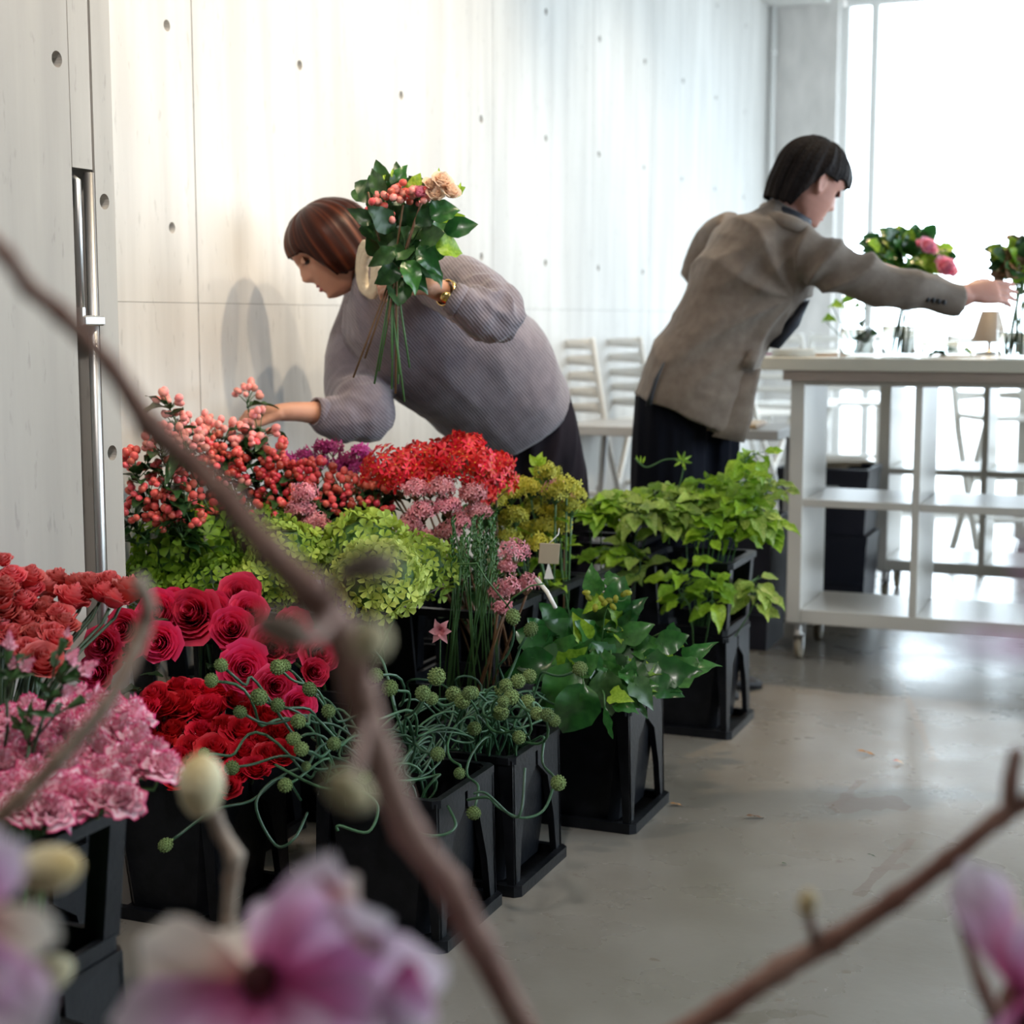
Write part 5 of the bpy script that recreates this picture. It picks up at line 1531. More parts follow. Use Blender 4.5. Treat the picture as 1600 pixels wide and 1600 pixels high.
# folded pale stalks bending over the rim
for i, (pts, m_, lb) in enumerate(([[(800,955,3.1),(760,905,3.08),(745,880,3.07),(715,882,3.07)], M_stem, 'thin stalk bending over the tall stem bucket'], [[(838,905,3.15),(855,925,3.1),(868,950,3.08)], M_tag, 'cut pale cream stalk lying at the rim beside the big leaves'], [[(790,950,3.08),(800,935,3.06),(830,915,3.06),(850,912,3.06)], M_stem, 'grassy blade lying across the bucket rim'])):
    P = [PY(*p) for p in pts]; t = thing('cut_stalk', P[0], lb, 'stalk')
    mb = MB(); mb.tube([p-P[0] for p in P], .0045 if i == 1 else .0018, 6); obj('stalk', mb.mesh('stalk', m_), t)
t = thing('pink_lily', cD+Vector((-.06, -.08, 0)), 'single pale pink flower showing inside the tall stem bucket window', 'flower')
mb = MB(); tp = PY(688, 985, 3.02)-t.location; mb.tube([Vector((0, 0, 0)), tp*.5, tp], .0015, 5); obj('stem', mb.mesh('stem', M_stem), t)
for k in range(6):
    put_leaf(t, tp, (cos(k*1.05), -.8, sin(k*1.05)), (0, -1, 0), .024, 'ovate', M_pinkf, 'petal')

# ------------------------------------------------------------------ vines in the far buckets
def vine(pts, bk_, label, m, n, size, kind='ovate', seed=0, group='vine stems', low=False):
    if not low: pts = [(a, b_-14-16*(i == 0), Y_+.03) for i, (a, b_, Y_) in enumerate(pts)]
    r_ = random.Random(seed); P = [PY(*p) for p in pts]; foot = centre(bk_, .08)
    t = thing('leafy_vine', foot, label, 'vine', group)
    path = [foot]+P; path = [p-foot for p in path]
    fine = []
    for i in range(len(path)-1):
        p0, p1, p2, p3 = path[max(i-1, 0)], path[i], path[i+1], path[min(i+2, len(path)-1)]
        for q in range(5):
            u_ = q/5; fine.append(.5*((2*p1)+(p2-p0)*u_+(2*p0-5*p1+4*p2-p3)*u_**2+(3*p1-p0-3*p2+p3)*u_**3))
    fine.append(path[-1])
    mb = MB(); mb.tube(fine, .0018, 5)
    lo = int(len(fine)*(.40 if low else .62))
    for k in range(n):
        i = lo+int((len(fine)-1-lo)*(k+r_.random())/n); i = min(i, len(fine)-1)
        d = rdir(r_, -.5, .7); d.y -= .2; base = fine[i]; tip = base+d*r_.uniform(.015, .035)
        mb.tube([base, tip], .0010, 4, caps=False)
        put_leaf(t, tip, (d+Vector((0, 0, -.15))), (0, -.5, 1), size*r_.uniform(.7, 1.25), kind, m, rr=r_)
    obj('stem', mb.mesh('stem', M_stem), t)
lab_v = ['spilling over the front rim', 'climbing in the middle of the bucket', 'reaching highest towards the worktop', 'leaning out beside the white shelf', 'drooping at the outer rim', 'low along the back rim', 'rising against the black trousers', 'bending over the rim corner', 'short, just above the rim', 'tangled behind the others', 'arching towards the shelf side', 'inside the open collar', 'showing through the collar window', 'hanging low inside the collar']
V = [([(1100,850,4.02),(1095,800,4.02),(1060,790,4.0)],0),([(1110,850,4.05),(1110,790,4.05),(1105,755,4.05)],1),([(1120,850,4.05),(1150,780,4.06),(1165,735,4.08),(1180,722,4.1)],2),([(1140,850,4.05),(1180,790,4.08),(1215,775,4.1)],3),([(1150,860,4.0),(1185,830,4.0),(1200,845,4.0)],4),([(1070,850,4.15),(1060,820,4.15),(1035,800,4.15)],5),([(1090,860,4.0),(1075,820,4.0),(1040,835,3.98)],7),([(1110,865,3.98),(1120,840,3.96),(1100,860,3.94)],8),([(1140,860,4.08),(1160,810,4.1),(1140,770,4.1)],9),([(1160,850,4.05),(1190,800,4.08),(1205,760,4.1)],10),([(1080,960,4.0),(1060,920,3.98),(1075,890,3.98)],11),([(1110,960,4.0),(1110,920,3.98),(1090,900,3.98)],12),([(1170,960,4.1),(1175,920,4.1),(1185,900,4.05)],13),([(1130,860,4.02),(1150,835,3.98),(1165,800,4.0)],1),([(1085,850,4.0),(1080,830,3.97),(1110,815,3.97)],0),([(1160,850,4.02),(1170,825,3.98),(1185,800,4.0)],6),([(1120,850,4.0),(1135,800,4.0),(1170,760,4.02)],9)]
sfx = ['', '', '', '', '', '', '', '', '', '', '', '', '', ' again beside the first', ' under the first', '', ' near the top']
for i, (p, li) in enumerate(V):
    vine(p, bk['A'], 'yellow-green leafy vine '+lab_v[li]+sfx[i], M_leafl if i % 3 else M_leafy, 17, .058, 'ovate', 900+i, 'vines in the end bucket', low=li in (11, 12, 13))
V2 = [([(940,835,4.07),(960,805,4.07),(930,800,4.05)]),([(980,835,4.07),(985,800,4.07),(960,790,4.05)]),([(1000,835,4.07),(1010,795,4.09),(1040,785,4.07)]),([(1020,835,4.12),(1040,800,4.12),(1060,790,4.07)]),([(960,900,4.09),(970,870,4.07),(940,855,4.05)]),([(990,920,4.09),(1000,880,4.07),(980,850,4.05)]),([(950,830,4.17),(990,815,4.17),(1020,805,4.15)]),([(1010,830,4.02),(1040,815,3.97),(1065,820,3.97)]),([(920,835,4.05),(935,825,4.03),(925,815,4.03)]),([(975,835,4.02),(1000,820,3.99),(985,812,3.99)])]
for i, p in enumerate(V2):
    vine(p, bk['A2'], 'low leafy vine '+['at the inner rim', 'over the back rim', 'rising mid bucket by the trousers', 'crossing towards the end bucket', 'seen between the slats', 'low between the slats near the corner', 'along the far rim', 'leaning on the neighbouring bucket', 'at the slatted bucket corner', 'spreading just above the slats'][i], M_leafy if i % 2 else M_leafl, 15, .050, 'heart', 950+i, 'vines in the slatted bucket', low=i in (4, 5))
# long tendril with a star-shaped tip
def wire(name, cat, pts, m, rad, label, group=None, foot=None):
    P = [PY(*p) for p in pts]
    fine = []
    for i in range(len(P)-1):
        p0, p1, p2, p3 = P[max(i-1, 0)], P[i], P[i+1], P[min(i+2, len(P)-1)]
        for q in range(6):
            u_ = q/6; fine.append(.5*((2*p1)+(p2-p0)*u_+(2*p0-5*p1+4*p2-p3)*u_**2+(3*p1-p0-3*p2+p3)*u_**3))
    fine.append(P[-1])
    t = thing(name, P[0], label, cat, group)
    mb = MB(); mb.tube(fine, rad, 6); obj('stem', mb.mesh('stem', m, origin=P[0]), t)
    return t, P
t, P = wire('vine_tendril', 'vine', [(1045,850,4.0),(1050,790,4.05),(1064,750,4.05),(1066,722,4.05),(1040,718,4.05),(1010,730,4.05),(992,716,4.05)], M_stem, .0020, 'long thin tendril curling in front of the black trousers with a star-like tip')
for k in range(7):
    put_leaf(t, PY(1066, 720, 4.05)-P[0], (cos(k*.9-.5), -.2, sin(k*.9-.5)*.8+.2), (0, -1, 0), .026, 'lance', M_leafl)
for k in range(3):
    put_leaf(t, PY(998+3*k, 724, 4.05)-P[0], (-.3+.3*k, -.2, .9), (0, -1, 0), .020, 'lance', M_leafl)
for k, (x, y) in enumerate(((1030,785),(1045,772),(1038,800),(1058,775),(1052,795))):
    put_leaf(t, PY(x, y, 4.05)-P[0], (rnd.uniform(-1, 1), -.3, .6), (0, -1, .2), .03, 'ovate', M_leafl)

# ------------------------------------------------------------------ big glossy leaves in the low bucket
cB = centre(bk['B'], .08)
big = [(930,960,.095,'heart',-.2,.9),(965,930,.075,'round',.1,1),(1000,985,.07,'heart',.7,.5),(880,985,.10,'heart',-.7,.5),(850,1040,.12,'heart',-1,.1),(835,1000,.09,'round',-.9,.6),(905,1040,.11,'heart',-.3,-.2),(950,1010,.10,'heart',.2,.3),(985,1040,.10,'ivy',.4,-.2),(1020,1010,.075,'heart',.9,.2),(1055,1000,.07,'heart',1,.4),(1060,1050,.115,'ivy',1,.1),(1040,1075,.10,'ivy',1,-.4),(1090,1040,.09,'ivy',1,.6),(870,1090,.12,'heart',-.5,-.8),(900,1110,.12,'round',-.3,-1),(950,1090,.09,'heart',.1,-1),(985,1085,.08,'heart',.5,-.8),(925,905,.06,'heart',-.3,1),(950,1130,.075,'lance',.2,-1),(1000,1060,.07,'heart',.6,-.5),(970,980,.09,'ivy',.3,.7),(915,985,.085,'heart',-.2,.3),(820,1045,.10,'heart',-1,-.2),(1010,1090,.07,'ivy',.7,-.8),(940,1055,.09,'heart',0,-.3),(885,1020,.09,'round',-.6,.1),(1030,1040,.08,'heart',.8,0),(965,1060,.08,'ivy',.2,-.5),(990,950,.06,'heart',.5,.9),(860,960,.08,'heart',-.6,.8),(1005,1110,.05,'lance',.6,-1)]
bl_ = row_labels([(b[0], b[1]) for b in big], 'large glossy green leaf on its stem', 5, 'from the alliums')
for i, (x, y, sz, kd, dx, dz) in enumerate(big):
    dist = abs(x-945)/130+abs(y-1010)/160
    Y = 3.22-.12*max(0, (y-980)/120)+.05*rnd.random()
    pos = PY(x, y, Y); foot = cB+Vector((rnd.uniform(-.05, .05), rnd.uniform(-.05, .05), 0))
    t = thing('leafy_cutting', foot, bl_[i], 'leaf', 'large glossy leaves')
    p = pos-foot; d = Vector((dx, -.25, dz)).normalized(); base = p-d*sz*.45
    mb = MB(); mb.tube([Vector((0, 0, 0)), Vector((base.x*.3, base.y*.3, .28)), base+Vector((0, .02, .02)), base], .0020, 5); obj('stem', mb.mesh('stem', M_stem), t)
    put_leaf(t, base, d, (rnd.uniform(-.4, .4), -1, .55), sz*.88, kd, M_leafm if (i % 4 or x > 1030) else M_leafd)
    for q in range(2): put_leaf(t, base+Vector((rnd.uniform(-.03, .03), .02, rnd.uniform(-.03, .03))), (rnd.uniform(-1, 1), -.4, rnd.uniform(-.6, .9)), (rnd.uniform(-.5, .5), -1, .5), sz*rnd.uniform(.45, .65), 'heart' if q else 'ivy', M_leafm if rnd.random() < .7 else M_leafl)
for i, (x, y) in enumerate(((918,925),(925,935),(935,945),(950,940),(958,950),(945,928),(968,940),(910,930))):
    pass
t, P = wire('yellow_bud_sprig', 'sprig', [(940,1010,3.25),(945,960,3.2),(955,940,3.18),(975,938,3.18),(985,920,3.18)], M_stem, .0016, 'sprig of small yellow buds above the big glossy leaves')
for k, (x, y) in enumerate(((916,926),(920,934),(930,950),(945,942),(952,938),(958,948),(962,936),(975,928),(981,926),(940,936))):
    mb = MB(); mb.blob(PY(x, y, 3.18)-P[0], (.009, .005, .006), 8, 6, Matrix.Rotation(k*.8, 3, 'Y')); obj('bud', mb.mesh('bud', M_yg), t)

# ------------------------------------------------------------------ alliums: curly stems with round heads
AH = MB()
for i in range(70):
    z = 1-2*(i+.5)/70; a = i*2.39996; s_ = sqrt(1-z*z); AH_d = Vector((s_*cos(a), s_*sin(a), z))
    if i == 0: AH.blob((0, 0, 0), (.92, .92, .92), 14, 10)
    AH.blob(AH_d*.90, (.17, .17, .20), 5, 4, AH_d.to_track_quat('Z', 'Y').to_matrix())
AH.tube([(0, 0, -1.3), (0, 0, -.9)], [.16, .3], 6)
AH_ME = AH.mesh('head', M_allhd)
al = [(352,1045,14),(341,1065,15),(440,1048,16),(452,1046,12),(450,1079,14),(411,1093,17),(443,1105,15),(491,1085,14),(382,1116,13),(470,1128,15),(468,1152,14),(516,1115,14),(478,1173,15),(525,1163,14),(372,1198,15),(326,1178,12),(450,1225,15),(267,1314,14),(570,997,15),(580,1015,17),(592,1055,15),(617,1077,17),(678,1062,18),(660,1087,16),(676,1092,13),(712,1087,16),(724,1096,16),(734,1083,14),(586,1125,15),(675,1177,15),(741,1085,13),(802,973,15),(824,992,14),(897,1049,15),(776,1075,16),(791,1068,14),(805,1066,15),(822,1060,14),(801,1086,16),(820,1092,15),(777,1113,16),(744,1137,14),(835,1113,14),(852,1116,14),(860,1123,13),(809,1149,14),(868,1218,16),(742,1261,15),(718,1205,12),(572,1212,14),(480,1195,10),(786,1095,12)]
cC1 = centre(bk['C1'], .10); cC2 = centre(bk['C2'], .10)
al_lab = row_labels([(a[0], a[1]) for a in al], 'allium head on a curly stem', 6, 'from the carnations')
for i, (x, y, r_) in enumerate(al):
    c = cC1 if (x < 700 and i % 4) or x < 560 else cC2
    Yh = 2.62+rnd.uniform(-.12, .12)+(.18 if x > 700 else 0)+(.12 if y < 1080 else -.06)
    if x < 400: Yh = 2.52
    head = PY(x, y, Yh)
    foot = c+Vector((rnd.uniform(-.07, .07), rnd.uniform(-.08, .08), 0))
    t = thing('allium', foot, al_lab[i], 'allium', 'curly alliums')
    h = head-foot; v = Vector((h.x, h.y, 0)); side = Vector((-v.y, v.x, 0)).normalized() if v.length > .01 else Vector((1, 0, 0))
    rim = Vector((v.x*.35, v.y*.35, .20)); 
    n = 26; pts = []
    ph = rnd.uniform(0, 6); fr = rnd.uniform(9, 15); am = rnd.uniform(.012, .030)*(1 if h.length < .5 else 1.3)
    for k in range(n+1):
        u_ = k/n
        if u_ < .35: p = Vector((0, 0, 0)).lerp(rim, u_/.35)
        else:
            w_ = (u_-.35)/.65; p = rim.lerp(h, w_); p.z += .05*sin(pi*w_)*(.5+rnd.random()*.0)
        env = sin(pi*min(1, max(0, (u_-.15)/.85)))
        p = p+side*am*env*sin(fr*u_+ph)+Vector((0, 0, 1))*am*env*cos(fr*u_*1.15+ph*1.7)+TOCAM*am*.6*env*sin(fr*.8*u_+ph*2)
        pts.append(p)
    pts[-1] = h
    d = (pts[-1]-pts[-3]).normalized()
    mb = MB(); mb.tube(pts, .0026, 6); obj('stem', mb.mesh('stem', M_allst), t)
    rr = r_*.78*Yh/F
    obj('head', AH_ME, t, M=Matrix.Translation(h+d*rr) @ aim(d) @ Matrix.Scale(rr, 4) @ Matrix.Diagonal((1, 1, rnd.uniform(.9, 1.2), 1)))
# loose curly stems without heads filling the buckets
for i in range(38):
    c = (cC1, cC2)[i % 2]; ang0 = rnd.uniform(0, 6.28); out = rnd.uniform(.06, .17)
    foot = c+Vector((rnd.uniform(-.07, .07), rnd.uniform(-.08, .08), 0))
    t = thing('allium', foot, 'curly dark green stem in the tangle, its head hidden', 'allium', 'headless curly stems in the allium tangle')
    pts = []; ph = rnd.uniform(0, 6); fr = rnd.uniform(8, 14); am = rnd.uniform(.025, .05)
    for k in range(25):
        u_ = k/24; p = Vector((cos(ang0)*out*u_*1.2, sin(ang0)*out*u_, .10+.14*sin(u_*pi*.7) if u_ > .0 else 0))
        p += Vector((cos(fr*u_+ph), sin(fr*u_*1.2+ph), sin(fr*u_+ph*2)*.7))*am*min(1, u_*2.5)
        if k < 3: p = Vector((0, 0, .05*k))
        pts.append(p)
    mb = MB(); mb.tube(pts, .0024, 6); obj('stem', mb.mesh('stem', M_allst), t)
# extra curly stems drooping over the sides (as in the photo)
for pts, lb in (([(640,1265,2.55),(655,1300,2.5),(690,1305,2.5),(712,1290,2.52),(700,1260,2.6)], 'curly stem looping down over the front of the allium bucket'),
                ([(470,1250,2.62),(440,1215,2.55),(400,1255,2.5),(430,1320,2.5),(460,1310,2.5),(480,1270,2.55)], 'curly stem hanging down between the crimson rose bucket and the allium bucket'),
                ([(820,1200,2.7),(815,1265,2.66),(800,1275,2.66),(760,1240,2.66),(740,1240,2.66)], 'curly stem looping beside the second allium bucket'),
                ([(868,1218,2.72),(850,1265,2.7),(815,1278,2.68),(780,1262,2.68),(762,1246,2.68),(730,1250,2.7)], 'curly stem reaching farthest out over the floor'),
                ([(430,1195,2.55),(500,1230,2.5),(560,1235,2.48),(590,1260,2.48),(575,1300,2.46),(530,1290,2.46),(528,1298,2.46)], 'curly stem lying over the front rim of the allium bucket')):
    wire('allium', 'allium', pts, M_allst, .0026, lb, 'loose allium stems')

# ------------------------------------------------------------------ bouquet in the woman's raised hand
Yb = 3.32
hand_p = PY(612, 440, Yb)
t = thing('bouquet', hand_p, 'hand-held bouquet of berries, cream roses and dark green leaves', 'bouquet')
o_ = hand_p
low = [(552,590),(585,600),(612,608),(618,615),(632,628),(612,560),(600,540),(640,575),(625,585),(570,560),(592,580),(622,600)]
tops = [(575,300),(600,290),(640,300),(660,310),(690,300),(620,340),(650,340),(680,350),(600,360),(630,320),(665,370),(590,330)]
for i, (a, b_) in enumerate(zip(low, tops)):
    p0 = PY(a[0], a[1], Yb-.01*(i % 3)); p1 = PY(608+4*(i % 4), 440, Yb+.008*(i % 3)); p2 = PY(b_[0], b_[1], Yb+.04*(i % 3-1))
    mb = MB(); mb.tube([p0, p0.lerp(p1, .5), p1, p1.lerp(p2, .5), p2], .0022, 6)
    obj('stem', mb.mesh('stem', M_stem if i % 3 else M_stemb, origin=o_), t)
bleaf = [(575,300,.05,'d'),(590,320,.06,'d'),(600,345,.07,'d'),(585,365,.06,'d'),(610,375,.07,'d'),(630,390,.06,'d'),(620,410,.06,'d'),(640,420,.06,'m'),(650,435,.055,'m'),(625,445,.055,'d'),(665,400,.055,'m'),(680,395,.05,'m'),(700,385,.05,'l'),(715,355,.062,'m'),(705,345,.05,'l'),(690,330,.05,'m'),(655,360,.06,'d'),(640,340,.06,'d'),(670,370,.05,'d'),(625,330,.055,'d'),(648,288,.04,'l'),(640,296,.035,'l'),(712,300,.035,'l'),(600,400,.05,'d'),(650,395,.055,'d'),(635,370,.06,'d'),(590,290,.05,'d'),(565,305,.04,'d'),(570,340,.045,'d'),(680,425,.045,'m'),(615,300,.04,'m'),(665,340,.05,'d'),(660,415,.05,'d'),(610,425,.045,'d'),(690,360,.055,'m'),(600,310,.05,'d')]
for i, (x, y, sz, c_) in enumerate(bleaf):
    p = PY(x, y, Yb+.045*sin(i*2.4)-.01)-o_
    d = Vector(((x-625)/60, -.3+.5*sin(i*1.7), (400-y)/160+.1)).normalized()
    if y > 395: d = Vector((d.x, -.4, -.6))
    put_leaf(t, p-d*sz*.5, d, (sin(i*3.1)*.5, -1, .3), sz*1.15, 'ovate' if i % 3 else 'round', {'d': M_leafd, 'm': M_leafm, 'l': M_leafl}[c_])
rb = random.Random(5)
for i in range(34):
    yy = rb.uniform(290, 410); half = 62-(yy-290)*.30; xx = 640-(yy-290)*.14+rb.uniform(-half, half)
    d = Vector((rb.uniform(-.7, .7), -.3, rb.uniform(-.2, 1)))
    put_leaf(t, PY(xx, yy, Yb+rb.uniform(.0, .06))-o_, d, (rb.uniform(-.5, .5), -1, .3), rb.uniform(.045, .065), 'ovate', M_leafd if i % 5 else M_leafm)
for x, y, n in ((618,300,8),(635,302,10),(648,308,9),(600,313,6),(585,318,5),(665,305,6),(640,290,4),(618,345,2)):
    for k in range(n):
        p = PY(x+rb.uniform(-14, 14), y+rb.uniform(-11, 11), Yb-.03+rb.uniform(-.03, .03))-o_
        obj('berry', BER_ME[(M_berryp if k % 2 else M_berry).name], t, M=Matrix.Translation(p) @ aim(rdir(rb, 0, 1)) @ Matrix.Scale(1.05, 4))
for x, y, r_, m_ in ((690,286,18,M_cream),(704,302,17,M_cream),(678,306,16,M_cream),(672,290,13,M_cream),(655,302,13,M_pinkrose)):
    obj('rose', ROSE_ME[m_.name][int(x) % 4], t, M=Matrix.Translation(PY(x, y, Yb-.05)-o_) @ aim((.3, -.6, .7)) @ Matrix.Scale(r_*Yb/F/.05, 4))
for x, y in ((600,272),(612,268),(685,268),(696,276),(718,290)):
    put_leaf(t, PY(x, y+10, Yb)-o_, (.05, 0, 1), (0, -1, 0), .022, 'lance', M_leafl)

# ------------------------------------------------------------------ flowers on the worktop
def small_bouquet(name, ctr, label, blossoms, leaves, stems, z0=.99, n_leaf=34, spread=(.085, .06, .055), rr_=3, lm=None):
    r_ = random.Random(rr_); base = Vector((ctr.x, ctr.y, z0+.012))
    t = thing(name, base, label, 'bouquet')
    for k in range(stems):
        a = r_.uniform(0, 6.28); b = Vector((cos(a)*.022, sin(a)*.022, 0)); tp = leaves-base+Vector((r_.uniform(-.04, .04), r_.uniform(-.03, .03), -.02))
        mb = MB(); mb.tube([b, (b+tp)*.5, tp], .0026, 6); obj('stem', mb.mesh('stem', M_stem), t)
    for k in range(n_leaf):
        d = rdir(r_, -.5, 1); p = leaves-base+Vector((d.x*spread[0], d.y*spread[1], d.z*spread[2]))*r_.uniform(.2, 1)
        put_leaf(t, p, d, (0, -1, .5), r_.uniform(.038, .058), 'round', (lm or [M_leafm, M_leafl, M_leafm])[k % 3], rr=r_)
    for p, rad, m_ in blossoms:
        obj('rose', ROSE_ME[m_.name][int(rad*1000) % 4], t, M=Matrix.Translation(p-base) @ aim((.3, -.6, .5)) @ Matrix.Scale(rad/.05, 4))
Yv = (vb).y
small_bouquet('bouquet', vb, 'round green bouquet with two pink roses in a glass vase on the worktop', [(PY(1448, 388, Yv-.11), .034, M_pinkrose), (PY(1475, 421, Yv-.11), .042, M_pinkrose), (PY(1436, 382, Yv-.10), .017, M_pinkrose)], PY(1415, 405, Yv), 7, n_leaf=190, spread=(.12, .08, .085))
r_ = random.Random(9)
t = thing('ivy_sprig', Vector((va.x, va.y, .995)), 'short ivy sprigs leaning out of the first glass vase', 'sprig')
for x, y, m_ in ((1300,478,M_leafl),(1288,500,M_leafl),(1340,505,M_leafm),(1352,522,M_leafm),(1318,470,M_leafl),(1345,480,M_leafl),(1355,530,M_leafm)):
    p = PY(x, y, va.y-.02)-t.location; mb = MB(); mb.tube([(0, 0, 0), p*.6, p], .0014, 5); obj('stem', mb.mesh('stem', M_stem), t)
    put_leaf(t, p, (rnd.uniform(-1, .5), -.3, .1), (0, -.8, .6), .045, 'heart', m_)
t = thing('leafy_cuttings', Vector((vc.x-.02, vc.y-.06, .984)), 'loose green leaves lying on the worktop by the wide vase', 'leaf')
for k in range(6):
    put_leaf(t, (-.03+.02*k, 0, .008+.003*k), (cos(k), sin(k)*.6, .15), (0, 0, 1), .05, 'ovate', M_leafm)
dv = PY(1582, 500, vd.y)
small_bouquet('bouquet', vd, 'brown-green bunch gripped by the reaching man over the worktop', [], PY(1590, 420, vd.y), 9, n_leaf=90, spread=(.065, .06, .085), lm=[M_leafd, M_leafl, M_stemb])
small_bouquet('bouquet', Vector((PY(1625, 520, 5.3).x, 5.3, 0)), 'bright green leafy bunch behind the gripped one, cut by the frame edge', [], PY(1615, 425, 5.3), 6, n_leaf=50, spread=(.07, .06, .09), lm=[M_leafl, M_leafm, M_leafl])

# ------------------------------------------------------------------ card tag, floor scraps
t = thing('card_tag', PY(858, 865, 3.32), 'beige card tag clipped to the flower bucket behind the big leaves', 'tag')
mb = MB(); mb.box((0, 0, 0), (.044, .003, .045), None, .001); obj('card', mb.mesh('card', M_card, False), t, rot=(.1, .06, .1))
mb = MB(); mb.tube([(0, 0, .022), (.02, .01, .04), (.022, .03, .05)], .0012, 5); obj('string', mb.mesh('string', M_tag), t)
t = thing('card_tag', PY(857, 892, 3.45), 'small white triangular card below the beige tag', 'tag')
mb = MB(); a = [mb.add((-.010, 0, -.018)), mb.add((.012, 0, -.018)), mb.add((.0, 0, .02)), mb.add((-.010, .002, -.018)), mb.add((.012, .002, -.018)), mb.add((.0, .002, .02))]
mb.f += [(0, 1, 2), (5, 4, 3), (0, 3, 4, 1), (1, 4, 5, 2), (2, 5, 3, 0)]; obj('card', mb.mesh('card', M_tag, False), t)
M_dry = mat('dry_leaf', (.42, .20, .06), .7)
for x, y, m_, kd, sz, nm, lb in ((1402,1192,M_magc,'ovate',.030,'fallen_petal','pale pink petal lying on the floor below the caster'),(1350,1178,M_dry,'lance',.055,'dry_leaf','thin orange dry leaf on the floor near the fallen petal'),(1055,1260,M_dry,'lance',.035,'dry_leaf','orange dry leaf on the floor beside the low leaf bucket'),(1178,1281,M_stemb,'lance',.050,'twig_scrap','short brown twig lying on bare floor'),(1225,1352,M_leafd,'ovate',.012,'leaf_scrap','dark leaf crumb on the floor below the twig'),(1425,1149,M_stemb,'round',.009,'leaf_scrap','tiny brown crumb on the floor near the caster'),(1360,1338,M_leafd,'lance',.02,'leaf_scrap','dark leaf scrap beside the long floor stain')):
    o = obj(nm, leaf_mesh(kd, 0, m_), None, G(x, y)+Vector((-sz*.4, 0, .003+sz*.12)), (0, 0, rnd.uniform(-2, -1.2)), sz)
    tag(o, lb, 'petal' if 'petal' in nm else 'leaf' if 'leaf' in nm else 'twig')

# ================================================================== MAGNOLIA BRANCHES NEAR THE CAMERA
mg = thing('magnolia_branch', Vector((.10, 1.02, 0)), 'tall bare magnolia branch with pink flowers and felted buds close to the camera', 'branch')
o_ = Vector(mg.location)
def mtube(name, pts, rad, m, parent=mg, seg=10, knots=True, sub=5):
    P = [PY(*p) if len(p) == 3 else Vector(p) for p in pts]; fine = []; fr = []
    for i in range(len(P)-1):
        p0, p1, p2, p3 = P[max(i-1, 0)], P[i], P[i+1], P[min(i+2, len(P)-1)]
        for q in range(sub):
            u_ = q/sub; fine.append(.5*((2*p1)+(p2-p0)*u_+(2*p0-5*p1+4*p2-p3)*u_**2+(3*p1-p0-3*p2+p3)*u_**3))
            k = rad[i]+(rad[i+1]-rad[i])*u_
            if knots and q == 0 and 0 < i: k *= 1.22
            fr.append(k)
    fine.append(P[-1]); fr.append(rad[-1])
    mb = MB(); mb.tube(fine, fr, seg)
    return obj(name, mb.mesh(name, m, origin=o_), parent)
# branch A: from the bottom up to the frame's upper left
mtube('branch', [(835,1640,.86),(745,1470,.84),(700,1380,.83),(640,1300,.82),(592,1180,.81),(562,1080,.80),(525,980,.79),(480,920,.78),(420,860,.78),(350,775,.79),(300,725,.80),(235,665,.80),(170,570,.80),(95,490,.80),(45,450,.80),(10,400,.80),(-60,330,.82)], [.0085,.0082,.008,.008,.0085,.0085,.009,.0092,.0078,.0068,.0066,.0072,.0052,.0050,.0046,.0044,.004], M_bark)
lowA = PY(835, 1640, .86); lowB = PY(1020, 1640, .95)
mb = MB(); mb.tube([Vector((.10, 1.02, 0)), (lowA+Vector((.10, 1.02, 0)))*.5+Vector((.01, 0, .1)), lowA], [.014, .011, .0085], 10); obj('branch', mb.mesh('branch', M_bark, origin=o_), mg)
mb = MB(); mb.tube([Vector((.12, 1.03, 0)), (lowB+Vector((.12, 1.03, 0)))*.5+Vector((.03, .01, .05)), lowB], [.014, .011, .0085], 10); obj('branch', mb.mesh('branch', M_bark, origin=o_), mg)
# branch B: lower right
mtube('branch', [(1020,1640,.95),(1130,1575,.95),(1220,1515,.95),(1300,1470,.95),(1400,1405,.94),(1480,1345,.94),(1560,1280,.94),(1640,1235,.94)], [.0080,.0075,.0078,.0070,.0065,.0060,.0060,.005], M_bark)
mtube('twig', [(1578,1268,.94),(1580,1220,.94),(1590,1170,.94)], [.0060,.0050,.0045], M_bark)
mtube('twig', [(1490,1395,.90),(1512,1470,.90),(1535,1540,.89),(1580,1640,.88)], [.0028,.0032,.0045,.006], M_bark)
mtube('twig', [(1600,1480,.90),(1580,1560,.90),(1545,1640,.90)], [.0050,.0062,.007], M_bark)
mtube('twig', [(1278,1480,.95),(1265,1440,.95),(1262,1425,.95)], [.0040,.0030,.0028], M_bark)
# branch C: pale twig rising at the left
mtube('twig', [(-30,1300,.98),(30,1250,.98),(90,1190,.98),(160,1110,.98),(200,1040,.99),(222,985,1.0),(232,950,1.0),(222,920,1.0),(214,900,1.0)], [.0062,.0060,.0056,.0052,.0050,.0055,.0050,.0052,.0042], M_pale_bark)
